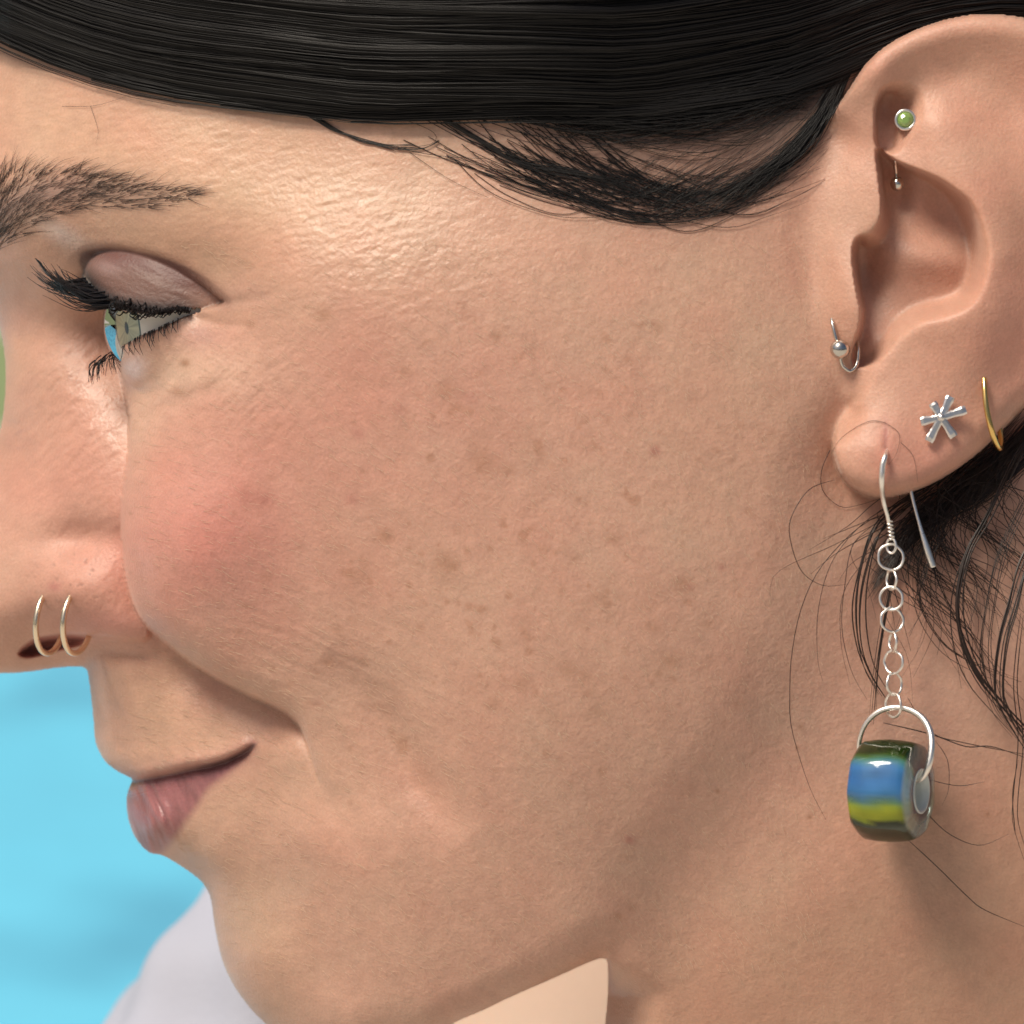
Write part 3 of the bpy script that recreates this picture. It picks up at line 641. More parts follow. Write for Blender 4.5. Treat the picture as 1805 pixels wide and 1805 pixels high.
for i in range(55):   # mascara clump: front lashes drawn together into one upturned sweep
    t = rng.random(); u0, v0 = 150 + 40 * t + rng.normal(0, 2), 492 + 46 * t + rng.normal(0, 3); h0 = lid_h(u0, v0)
    e_ = rng.normal(0, 1); f_ = rng.uniform(.75, 1.0)
    tip = (62 + 44 * (1 - f_) + e_ * 2.2, 456 + 30 * (1 - f_) + e_ * 2.5)
    pts = resample([(u0, v0, h0), (u0 - 22 - 14 * t, v0 + 3 + 3 * e_ - 14 * t, h0 + 8), (106 + 3 * e_, 500 + 3 * e_, h0 + 8), (82 + 2 * e_, 480 + 2.5 * e_, h0 + 6), (*tip, h0 + 4)], 14)
    up.append((P(pts[:, 0], pts[:, 1], pts[:, 2]), PX * np.linspace(rng.uniform(1.8, 2.6), 0.4, 14)))
# a few stray front lashes curling below
for (a, b, c_) in (((186, 537), (140, 548), (75, 520)), ((182, 535), (130, 542), (82, 508)), ((192, 540), (150, 549), (105, 528)), ((178, 530), (120, 530), (66, 490)), ((160, 508), (118, 485), (100, 466)), ((155, 500), (125, 482), (108, 474))):
    h0 = lid_h(*a)
    pts = resample([(*a, h0), (*b, h0 + 12), (*c_, h0 + 10)], 12); up.append((P(pts[:, 0], pts[:, 1], pts[:, 2]), PX * np.linspace(1.3, 0.3, 12)))
hairs("eyelashes", up, lash_m)
lo = []
root = spline([(206, 618), (230, 601), (249, 590), (275, 579), (300, 567), (325, 556)], 10)
for i in range(70):
    t = rng.random()
    if i < 34:     # far front part of the lower lid, lashes pointing down to the left
        u0, v0 = 166 + 48 * t + rng.normal(0, 2), 640 - 24 * t + rng.normal(0, 3); h0 = -455 + 60 * t; L = rng.uniform(22, 44)
        tip = (u0 - L * rng.uniform(0.05, 0.45), v0 + L * rng.uniform(0.7, 1.1)); mid = (u0 - L * 0.28, v0 + L * 0.28)
    else:
        k = t * (len(root) - 1); j = min(int(k), len(root) - 2); u0, v0 = root[j]; h0 = hs(u0, v0 + 4); L = rng.uniform(14, 42) * (1.1 - 0.55 * t)
        tip = (u0 + L * rng.uniform(-0.2, 0.4), v0 + L); mid = (u0 - L * 0.05, v0 + L * 0.45)
    pts = resample([(u0, v0, h0), (*mid, h0 + 10), (*tip, h0 + 16)], 9); lo.append((P(pts[:, 0], pts[:, 1], pts[:, 2]), PX * np.linspace(1.3, 0.35, 9)))
hairs("eyelashes", lo, lash_m)
br = []
ctr = spline([(-60, 395, 62), (-20, 382, 66), (20, 365, 64), (80, 343, 46), (150, 334, 34), (220, 341, 26), (280, 348, 18), (345, 340, 5)], 12)
for i in range(950):
    k = rng.random() ** 1.6 * (len(ctr) - 1); j = int(k); cu_, cv_, wd = ctr[j]
    t = j / len(ctr); s = rng.uniform(-1, 1)
    if t > .7 and rng.random() < .55: continue
    u0, v0 = cu_ + rng.normal(0, 4), cv_ + s * wd
    ang = np.interp(t, [0, .25, .45, 1], [1.25, 0.95, 0.45, 0.25]) + rng.normal(0, 0.22) - 0.25 * (s < 0) * t - 0.35 * s * (t > .2)
    L = rng.uniform(30, 64) * (1 - 0.3 * t)
    du, dv = math.cos(ang) * L, -math.sin(ang) * L; bend = rng.normal(3, 2)
    pts = resample([(u0, v0, 0), (u0 + du * .5 - bend * .3, v0 + dv * .55, 0), (u0 + du, v0 + dv * .9 + bend * .3, 0)], 8)
    hh = hs(pts[:, 0], pts[:, 1]) + np.linspace(0, 1, 8) * 5 + 0.8
    br.append((P(pts[:, 0], pts[:, 1], hh), PX * rng.uniform(.7, 1.1) * np.linspace(0.60, 0.15, 8)))
hairs("eyebrow", br, brow_m)

# soft down on the cheek and lip
dn = []
vell_m = mat_new("down", (0.62, 0.47, 0.34), 0.5, spec=0.3)
for i in range(5200):
    u0, v0 = rng.uniform(230, 1450), rng.uniform(420, 1720)
    if i % 12 == 0: u0, v0 = rng.uniform(180, 520), rng.uniform(1120, 1500)
    ju = int((u0 - us[0]) / ST); jv = int((v0 - vs[0]) / ST)
    if dO[jv, ju] < 12 or dL[jv, ju] > -25 or dl[jv, ju] > -6 or (dC[jv, ju] < 0 and v0 < 1140): continue
    ang = 0.25 + 0.9 * (u0 - 230) / 1200 + rng.normal(0, .25); L = rng.uniform(9, 22)
    x = np.linspace(0, 1, 5); uu = u0 + math.cos(ang) * L * x + rng.normal(0, 1.5) * x * x; vv = v0 + math.sin(ang) * L * x
    dn.append((P(uu, vv, hs(uu, vv) + 4.5 * np.sqrt(x) - .3), PX * np.linspace(.27, .08, 5)))
hairs("vellus_hair", dn, vell_m)

# ------------------------------------------------------------------ hair
# lower and upper guide curves of the swept band, (u, v, lift above the head)
low = resample([(-190, -40, 14), (0, 58, 14), (150, 118, 16), (300, 155, 18), (480, 178, 20), (640, 196, 22), (800, 194, 24), (950, 190, 24), (1120, 190, 22), (1280, 170, 20), (1400, 150, 16), (1500, 112, 14), (1600, 72, 14), (1760, 45, 12), (1990, 60, 10)], 30)
high = resample([(-190, -420, 40), (0, -330, 50), (200, -260, 70), (450, -215, 90), (700, -190, 95), (950, -190, 90), (1200, -205, 80), (1400, -235, 70), (1550, -260, 60), (1700, -280, 50), (1990, -300, 40)], 30)
def h0s(u, v):
    i = np.clip(((np.asarray(u) - us[0]) / ST).astype(int), 0, NU - 1); j = np.clip(((np.asarray(v) - vs[0]) / ST).astype(int), 0, NV - 1); return H0[j, i]
def head_h(u, v): return np.interp(u, [-190, 0, 150, 300, 500, 750, 1000, 1400, 1990], [-720, -480, -370, -268, -162, -72, -22, -62, -110])
def band(t):
    g = low[:, :2] * (1 - t) + high[:, :2] * t
    lift = 10 + 120 * math.sin(min(t * 1.5, 1) * math.pi / 2) ** 0.8
    lift = lift * np.interp(g[:, 0], [-190, 100, 450, 900, 1200, 1450, 1990], [.5, .8, 1.05, .95, .65, .3, .2])
    return g, lift
under, quads = [], []
tl = np.linspace(0.012, 1, 40)
for t in tl:
    g, lift = band(t); under.append(P(g[:, 0], g[:, 1], np.where(g[:, 0] > 1200, np.maximum(head_h(g[:, 0], g[:, 1]) + lift - 12, h0s(g[:, 0], g[:, 1]) + 3), head_h(g[:, 0], g[:, 1]) + lift - 12)))
under = np.array(under); n = under.shape[1]
i = np.arange(len(tl) - 1)[:, None] * n; j = np.arange(n - 1)[None]
uq_ = np.stack([i + j, i + j + 1, i + n + j + 1, i + n + j], -1).reshape(-1, 4)
hair_root = link("hair", np_mesh("hair", under.reshape(-1, 3), uq_), hair_m, person); hair_root['kind'] = "stuff"
st = []
lock = np.random.default_rng(5)
NL = 74
for L in range(NL):
    t0 = (L / NL) ** 1.25 * 0.99 + lock.uniform(-.006, .006); w0 = 0.012 + 0.03 * lock.random()
    wob = lock.normal(0, 5.5, 6); dl_ = lock.normal(0, 6)
    ph = lock.random() * 6
    for k in range(76 if t0 < 0.60 else 12):
        dt = rng.normal(0, w0); tt = np.clip(t0 + dt, 0, 1.05)
        g, lift = band(tt); x = np.linspace(0, 1, 30)
        fan = np.interp(x, np.linspace(0, 1, 6), wob) * 1.3 + 2.0 * np.sin(x * 9 + ph + dt * 60)
        r_ = 1 - (dt / (2.2 * w0)) ** 2
        h_ = head_h(g[:, 0], g[:, 1]) + lift + dl_ * np.interp(x, [0, .2, .6, 1], [.3, 1, 1, .3]) + 7 * max(r_, -0.5) + rng.normal(0, 3.5)
        a0 = int(rng.integers(0, 5)) if rng.random() < .3 else 0; b0 = 30 - (int(rng.integers(0, 11)) if rng.random() < .25 else 0)
        v_ = g[:, 1] + fan + np.sin(x * rng.uniform(3, 9) + rng.random() * 6) * rng.uniform(.5, 5.5)
        h_ = np.where(g[:, 0] > 1200, np.maximum(h_, h0s(g[:, 0], v_) + 6 + rng.uniform(0, 5)), h_)
        pts = P(g[:, 0], v_, h_)[a0:b0]; m = len(pts)
        st.append((pts, PX * rng.uniform(0.6, 1.25) * np.r_[np.linspace(.4, 1, 4), np.ones(m - 8), np.linspace(1, .4, 4)]))
# fine strands along the lower border of the band
for k in range(620):
    tt = abs(rng.normal(0, 0.02)); g, lift = band(tt); x = np.linspace(0, 1, 30)
    a0 = int(rng.integers(0, 19)); b0 = min(30, a0 + int(rng.integers(8, 17)))
    v_ = g[:, 1] + rng.normal(5, 8) + np.sin(x * rng.uniform(4, 14) + rng.random() * 6) * 4
    pts = P(g[:, 0], v_, np.maximum(h0s(g[:, 0], v_), head_h(g[:, 0], v_)) + rng.uniform(3, 24))[a0:b0]
    st.append((pts, PX * np.linspace(1.1, .4, len(pts))))
# temple and side: strands sag below the band and rise in front of the ear
def side_strand(a, low_pt, b, lift0, r, n=26, jit=3, thin=.35):
    g = resample([a, ((a[0] * .62 + low_pt[0] * .38), a[1] * .45 + low_pt[1] * .55), low_pt, ((b[0] * .55 + low_pt[0] * .45), b[1] * .42 + low_pt[1] * .58), b], n)
    x = np.linspace(0, 1, n); v_ = g[:, 1] + np.sin(x * rng.uniform(3, 9) + rng.random() * 6) * jit
    h_ = np.maximum(h0s(g[:, 0], v_), head_h(g[:, 0], v_)) + lift0
    return (P(g[:, 0], v_, h_), PX * r * np.interp(x, [0, .2, .7, 1], [1, 1, .8, thin]))
for k in range(520):
    d = rng.random() ** 1.5
    if rng.random() < 1.4 * d: continue                                    # 0 high and dense, 1 low and sparse
    lu, lv = 1150 + rng.uniform(-170, 150) + 30 * d, 178 + 150 * d + rng.normal(0, 14)
    a = (rng.uniform(780, 1000) - 60 * d, 150 + 35 * rng.random()); bu = rng.uniform(1420, 1540); b = (bu, np.interp(bu, [1400, 1450, 1490, 1540], [230, 165, 115, 70]) - 12 + rng.normal(0, 12))
    st.append(side_strand(a, (lu, lv), b, rng.uniform(2, 22) * (1.1 - .6 * d), rng.uniform(.6, 1.0) * (1 - .45 * d)))
for k in range(100):                                           # short fine ones on the skin
    lu, lv = 1170 + rng.normal(0, 80), 345 + rng.normal(12, 22)
    a = (lu - rng.uniform(150, 330), lv - rng.uniform(60, 140)); b = (min(lu + rng.uniform(130, 260), 1470), lv - rng.uniform(50, 130))
    st.append(side_strand(a, (lu, lv), b, rng.uniform(1.5, 5), rng.uniform(.6, 1.0), thin=.15))
for k in range(120):                                           # in front of the ear, running up
    x0 = rng.uniform(0, 1); a = (1240 + 130 * x0 + rng.normal(0, 12), 365 - 60 * x0 + rng.normal(0, 14)); m = (1370 + 50 * x0 + rng.normal(0, 8), 285 - 30 * x0 + rng.normal(0, 10)); b = (1480 + 30 * x0, 128 - 30 * x0 + rng.normal(0, 8))
    g = resample([a, m, ((m[0] + b[0]) / 2 + 6, (m[1] + b[1]) / 2 + 10), b], 16)
    st.append((P(g[:, 0], g[:, 1], hs(g[:, 0], g[:, 1]) + rng.uniform(2, 14)), PX * np.linspace(.35, 1.2, 16)))
for pts, r in (([(520, 182), (560, 215), (620, 240), (690, 260), (745, 262), (775, 248)], 1.5), ([(530, 188), (575, 220), (630, 246), (700, 264)], 1.4), ([(540, 190), (590, 226), (650, 252), (730, 258)], 1.2), ([(760, 196), (840, 245), (920, 288), (1010, 305), (1100, 318)], 2.0), ([(770, 198), (850, 250), (930, 292), (1020, 312)], 1.8),
               ([(755, 194), (830, 240), (910, 280), (1000, 300), (1120, 330)], 1.8), ([(700, 262), (780, 276), (880, 280)], .8), ([(800, 280), (860, 330), (930, 365), (1010, 382), (1120, 378)], .9), ([(720, 270), (790, 320), (860, 350)], .6), ([(690, 200), (760, 235), (760, 255), (700, 262)], .7),
               ([(960, 330), (1060, 382), (1180, 392), (1290, 370), (1380, 300)], 1.0), ([(1020, 350), (1110, 385), (1220, 388), (1320, 345), (1400, 270)], 1.2), ([(160, 185), (170, 230), (172, 255)], .4), ([(110, 187), (170, 185), (230, 168)], .4)):
    for rep in range(3 if r > 1 else 1):
        g = resample([(a + rng.normal(0, 2), b + rng.normal(0, 2)) for a, b in pts], 20)
        st.append((P(g[:, 0], g[:, 1], hs(g[:, 0], g[:, 1]) + 4), PX * r * np.linspace(1, .4, 20)))
hairs("hair", st, hair_m)

# loose strands behind and below the ear
ws = []
def wisp(pts, r, lift=(30, 30), n=30, j=0.0, sides=3):
    ox, oy = rng.normal(0, j, 2) * 1.6; m0 = len(pts); kx = np.cumsum(rng.normal(0, j * .45, m0)); g = resample([(a + ox + kx[q_], b + oy) for q_, (a, b) in enumerate(pts)], n)
    base_ = np.interp(g[:, 1], [700, 900, 1700], [-70, -75, -60])
    x = np.linspace(0, 1, n)
    ws.append((P(g[:, 0], g[:, 1], h0s(g[:, 0], g[:, 1]) + lift[0] + (lift[1] - lift[0]) * x), PX * r * np.interp(x, [0, .15, .7, 1], [.4, 1, .9, .3])))
for pts, r, lift, cnt in (
    ([(1830, 760), (1791, 805), (1743, 906), (1710, 966), (1693, 1022), (1690, 1082), (1703, 1145), (1728, 1196), (1758, 1234), (1820, 1300)], 2.2, (40, 60), 9),
    ([(1640, 858), (1612, 873), (1572, 901), (1541, 941), (1521, 1007), (1513, 1070), (1519, 1133), (1536, 1183), (1562, 1225)], 2.2, (12, 30), 6),
    ([(1840, 930), (1805, 994), (1784, 1070), (1766, 1133), (1758, 1208), (1768, 1252), (1815, 1330)], 2.2, (60, 80), 7),
    ([(1830, 840), (1770, 960), (1745, 1060), (1735, 1150), (1755, 1240), (1790, 1290)], 1.4, (40, 60), 6),
    ([(1640, 880), (1592, 960), (1570, 1040), (1556, 1120), (1545, 1200), (1540, 1270)], 1.3, (10, 30), 5),
    ([(1700, 850), (1650, 930), (1620, 1010), (1610, 1060), (1650, 1130), (1710, 1170), (1790, 1200)], 1.0, (20, 40), 4),
    ([(1620, 890), (1660, 1010), (1690, 1090), (1740, 1170), (1810, 1250)], 1.0, (30, 50), 3),
    ([(1800, 1080), (1790, 1200), (1800, 1300), (1790, 1400), (1792, 1450), (1815, 1520)], 1.2, (50, 60), 2)):
    for k in range(cnt): wisp(pts, r * rng.uniform(.55, 1.0), lift, j=3.4)
for pts, r in (([(1463, 793), (1448, 830), (1451, 866), (1481, 893), (1511, 891), (1560, 876)], .8), ([(1471, 846), (1426, 863), (1395, 911), (1393, 951), (1413, 1007), (1451, 1032), (1491, 1030)], .8), ([(1600, 900), (1526, 921), (1451, 994), (1413, 1070), (1395, 1158), (1392, 1234), (1393, 1270), (1403, 1314), (1428, 1390), (1456, 1445)], .8),
               ([(1610, 880), (1536, 911), (1471, 982), (1443, 1070), (1441, 1158), (1450, 1200)], .7), ([(1560, 930), (1506, 956), (1489, 1032), (1484, 1108), (1501, 1183), (1529, 1234)], .7), ([(1560, 905), (1500, 930), (1450, 950)], .6), ([(1600, 1480), (1652, 1528), (1703, 1578), (1736, 1604), (1815, 1637)], .9),
               ([(1567, 1334), (1602, 1392), (1640, 1440), (1678, 1473), (1728, 1490), (1778, 1470)], .8), ([(1640, 1375), (1690, 1385), (1735, 1378)], .7), ([(1557, 1274), (1640, 1294), (1703, 1316), (1748, 1316), (1820, 1340)], 1.1), ([(1600, 1230), (1640, 1290), (1703, 1310), (1820, 1332)], .9),
               ([(1560, 1005), (1570, 1060), (1578, 1110)], .7), ([(1648, 1305), (1670, 1340), (1672, 1390), (1660, 1420)], .6), ([(1790, 1470), (1785, 1400), (1795, 1340)], .9), ([(1820, 870), (1740, 850), (1690, 860)], 1.0),
               ([(1560, 745), (1530, 743), (1485, 770), (1465, 800)], .6), ([(1560, 745), (1585, 765), (1580, 800), (1565, 820)], .5), ([(1588, 780), (1610, 805), (1618, 850)], .5)):
    on_ear = pts[0][1] < 800 and pts[0][0] < 1600
    if on_ear:
        g = resample(pts, 20); ws.append((P(g[:, 0], g[:, 1], hs(g[:, 0], g[:, 1]) + 3), PX * r * np.linspace(1, .4, 20)))
    else: wisp(pts, r * 1.1, (60, 90) if pts[0][1] > 1200 else (18, 30))
for k in range(150):
    t = rng.random(); u0, v0 = 1640 + 190 * t, 872 - 130 * t + rng.normal(0, 14)
    reach = rng.uniform(60, 230) * (0.5 + .5 * rng.random()); drop = rng.uniform(80, 330)
    ex = u0 - reach + rng.normal(20, 40) + 90 * rng.random() * (drop > 200)
    curl = rng.normal(10, 60)
    wisp([(u0 + 30, v0 - 25), (u0 - reach * .45, v0 + drop * .22 + 10), (u0 - reach * .85 + rng.normal(0, 10), v0 + drop * .55), (ex + curl * .4, v0 + drop * .85), (ex + curl + 30 * rng.random(), v0 + drop * 1.12)], rng.uniform(.5, 1.15), (8, rng.uniform(10, 60)), 24, 3)
for k in range(110):                                            # dense lock behind the lobe
    t = rng.random(); s = rng.normal(0, 1)
    wisp([(1880, 690 + 60 * t + 10 * s), (1800, 770 + 55 * t + 8 * s), (1730, 840 + 40 * t + 8 * s), (1670 - 20 * t, 885 + 30 * t + 9 * s), (1610 - 30 * t, 925 + 50 * t + 14 * s), (1570 - 40 * t, 985 + 60 * t + 14 * s)], rng.uniform(.5, 1.1), (6, 14), 16, 3)
hairs("hair", ws, wisp_m)

# ------------------------------------------------------------------ shirt on the far shoulder
def shirt():
    n, m = 70, 60
    a = np.linspace(0, 2 * math.pi, n, endpoint=False); tt = np.linspace(-1, 0.3, m)
    ax = np.array([0.62, -0.785]); nrm = np.array([-0.785, -0.62])     # along the slope of the shoulder (u, v); outward
    rows = []
    for t in tt:
        c = np.array([300.0, 1650.0]) + ax * t * 620 - nrm * 330
        rr_ = 330 * (1 - 0.12 * abs(t) ** 3)
        u = c[0] + nrm[0] * np.cos(a) * rr_; v = c[1] + nrm[1] * np.cos(a) * rr_; h = -2900 + np.sin(a) * 420
        fold = 12 * np.sin(a * 7 + t * 9) + 9 * np.sin(a * 3 - t * 14)
        rows.append(P(u + nrm[0] * fold, v + nrm[1] * fold, h + fold))
    co = np.array(rows).reshape(-1, 3); i = np.arange(m - 1)[:, None] * n; j = np.arange(n)[None]; j2 = (j + 1) % n
    q = np.stack([i + j, i + j2, i + n + j2, i + n + j], -1).reshape(-1, 4)
    m_ = mat_new("cloth", (0.42, 0.44, 0.53), 0.8, spec=0.2); noise_bump(m_, 900, 0.4, 0.0004)
    link("shirt", np_mesh("shirt", co, q), m_, person)
shirt()

# ------------------------------------------------------------------ jewellery
def circle(cu_, cv_, ch, ra, rb, ax_a, ax_b, n=16, a0=0.0, a1=2 * math.pi, close=True):
    """ring of points; axes are (u, v, h) unit vectors"""
    th = np.linspace(a0, a1, n, endpoint=not close)
    return np.array([cu_, cv_, ch]) + np.outer(np.cos(th) * ra, ax_a) + np.outer(np.sin(th) * rb, ax_b)
def nrm3(x): x = np.asarray(x, float); return x / np.linalg.norm(x)

for k, (cu_, lab) in enumerate(((95, "thin gold nose hoop nearer the tip of the nose, leftmost of the pair"), (143, "thin gold nose hoop nearer the cheek, in the middle of the nostril wing"))):
    t = thing("nose_ring", lab, "nose ring", group="gold nose hoops")
    hh = float(hs(cu_, 1090)); ax = nrm3((-0.42, 0.0, 0.90))
    tube_obj("hoop", circle(cu_ - 6, 1094, hh - 12, 60, 58, ax, nrm3((0.10, -1, 0.0))), 5.6, pale_gold, t, closed=True)

# star stud
star = thing("stud_earring", "silver starburst stud with six arms in the earlobe", "earring")
SC = (1659, 736); sh = float(hs(*SC)) + 12
for (a, b) in ((1643.5, 710), (1676, 699), (1703, 722), (1682, 770), (1637, 778), (1623, 743)):
    d = np.array([a - SC[0], b - SC[1]], float); L = np.linalg.norm(d); d /= L; nn = np.array([-d[1], d[0]])
    prof = [(0.0, 6.6), (0.5 * L, 6.4), (0.85 * L, 8.2), (L, 7.4)]; co_, f_ = [], []
    for s, wd in prof:
        lift = 3 - 5.0 * (s / L) ** 2 + (2.5 if s > .8 * L else 0)
        for (y, z) in ((-wd, -3), (wd, -3), (wd, 1.5), (wd * .55, 4.2), (-wd * .55, 4.2), (-wd, 1.5)):
            co_.append(P(SC[0] + d[0] * s + nn[0] * y, SC[1] + d[1] * s + nn[1] * y, sh + lift + z).tolist())
    for i in range(3):
        for j in range(6): f_.append((i * 6 + j, i * 6 + (j + 1) % 6, i * 6 + 6 + (j + 1) % 6, i * 6 + 6 + j))
    f_ += [(0, 5, 4, 3, 2, 1), (18, 19, 20, 21, 22, 23)]
    me = bpy.data.meshes.new("arm"); me.from_pydata(co_, [], f_); me.update(); link("arm", me, dull_silver, star)
ball_obj("centre", SC[0], SC[1], sh + 5, 7, dull_silver, star, 16)
tube_obj("post", [(SC[0], SC[1], sh - 2), (SC[0], SC[1], sh - 14), (SC[0] + 1, SC[1], sh - 40)], 3.2, steel, star)

# gold hoop at the edge of the lobe
gh = thing("hoop_earring", "slim yellow gold hoop through the rear edge of the earlobe", "earring")
e0 = float(hs(1736, 690))
tube_obj("hoop", [(1734, 658, e0 - 6), (1735, 672, e0 + 4), (1736, 690, e0 + 12), (1739.5, 722, e0 + 18), (1748, 760, e0 + 14), (1757, 784, e0 - 6), (1763, 790, e0 - 30), (1764, 770, e0 - 62), (1756, 720, e0 - 78), (1744, 680, e0 - 60)], 5.0, gold, gh)

# ring with a ball in front of the ear
tr = thing("captive_bead_ring", "small silver ring with a ball through the tragus of the ear", "earring")
g0 = float(hs(1470, 580))
tube_obj("ring", [(1466, 562, g0 - 2), (1468, 572, g0 + 5), (1471, 585, g0 + 9), (1475, 600, g0 + 10), (1480, 616, g0 + 8), (1484, 641, g0 + 4), (1491, 650, g0 + 2), (1499, 654, g0), (1507, 648, g0 - 2), (1511.5, 637, g0 - 6), (1513, 615, g0 - 12), (1509, 597, g0 - 30)], 3.5, steel, tr)
ball_obj("bead", 1480.5, 615.5, g0 + 14, 17.5, steel, tr, 40)

# barbell in the upper fold of the ear
bb = thing("curved_barbell", "curved barbell with a green crystal ball in the upper ear fold", "earring")
r0 = float(hs(1595, 212)); r1 = float(hs(1585, 330))
tube_obj("bar", [(1593, 214, r0 + 6), (1584, 240, r0 - 14), (1578, 275, r0 - 2), (1578.5, 292, r0 - 14), (1581, 318, r1 + 28)], 4.0, steel, bb)
ball_obj("ball", 1582, 324, r1 + 34, 13, steel, bb)
cup = ball_obj("ball", 1595.5, 212, r0 + 16, 19, steel, bb)
def gem(parent):
    import bmesh
    bm = bmesh.new(); tiers = [(0, 14.5, 12), (9, 10.5, 12), (13, 6.5, 6)]; rows = []
    for k, (dh, r, n) in enumerate(tiers):
        rows.append([bm.verts.new(P(1596 + r * math.cos(2 * math.pi * i / n + .2 * k), 211 + r * math.sin(2 * math.pi * i / n + .2 * k), r0 + 30 + dh * .6)) for i in range(n)])
    for i in range(12):
        bm.faces.new((rows[0][i], rows[0][(i + 1) % 12], rows[1][i])); bm.faces.new((rows[0][(i + 1) % 12], rows[1][(i + 1) % 12], rows[1][i]))
        if i % 2 == 0: bm.faces.new((rows[1][i], rows[1][(i + 1) % 12], rows[2][i // 2]))
        else: bm.faces.new((rows[1][i], rows[1][(i + 1) % 12], rows[2][((i + 1) // 2) % 6], rows[2][i // 2]))
    bm.faces.new(rows[2]); bmesh.ops.recalc_face_normals(bm, faces=bm.faces)
    me = bpy.data.meshes.new("gem"); bm.to_mesh(me); bm.free()
    link("gem", me, mat_new("peridot", (0.33, 0.52, 0.13), 0.05, spec=1.0, Coat_Weight=1.0, Transmission_Weight=0.35), parent)
gem(cup)
tube_obj("bezel", circle(1596, 211, r0 + 30, 16.5, 16.5, nrm3((1, 0, 0)), nrm3((0, 1, 0))), 3.2, dull_silver, cup, closed=True)

# the long drop earring
de = thing("drop_earring", "long silver chain drop earring with a striped blue and green glass bead", "earring")
l0 = float(hs(1558, 830)) + 14
hook = [(1567, 925, 30), (1564, 908, 36), (1557, 882, 46), (1554, 852, l0), (1555.5, 822, l0 + 3), (1560, 806, l0), (1563, 796, l0 - 12), (1568, 784, l0 - 32), (1578, 775, l0 - 70), (1592, 800, l0 - 96), (1603, 850, l0 - 104), (1609, 880, l0 - 104), (1621, 925, l0 - 100), (1634, 968, l0 - 98), (1645, 1000, l0 - 98)]
tube_obj("ear_wire", hook, [3.4, 3.6, 4.2, 5, 5.6, 5, 3.4, 3, 3, 3, 3.0, 3.0, 3.4, 6.2, 6.0], silver, de)
th = np.linspace(0, 2 * math.pi * 5, 60)
tube_obj("wire_coil", np.c_[1568 + 4.5 * np.sin(th) + th * .12, 918 + th * 1.05, 30 + 4.5 * np.cos(th)], 1.9, silver, de, sides=6)
tube_obj("loop", circle(1571, 962, 28, 9, 13, nrm3((.9, 0, .45)), nrm3((0, 1, 0))), 2.4, silver, de, closed=True)
flat = (nrm3((1, 0.03, -0.12)), nrm3((0, 1, 0)))
def lk(u, v, rx, ry, h=28, thick=2.5, yaw=0.0):
    """round link turned about the vertical so that it shows rx wide and ry tall"""
    c = min(rx / ry, 1.0); ax = nrm3((c, 0.03, (1 - c * c) ** .5 * (1 if yaw >= 0 else -1)))
    p = circle(u, v, h, ry, ry, ax, nrm3((0, 1, 0.04)), 14); p[:, :2] += rng.normal(0, .35, (14, 2))
    tube_obj("chain_link", p, thick, silver, de, closed=True, sides=8)
for u, v, rx, ry, yw in ((1570, 982, 22.5, 22.5, 0), (1571.5, 1022, 8.5, 17, 1), (1571, 1055, 20, 20.5, 0), (1572.5, 1093, 19.5, 21, -1), (1574, 1131, 6, 17, 1), (1575, 1167, 16, 20, 0), (1576, 1206, 13, 19.5, -1), (1574.5, 1243, 13.5, 21, 1)):
    lk(u, v, rx, ry, yaw=yw)
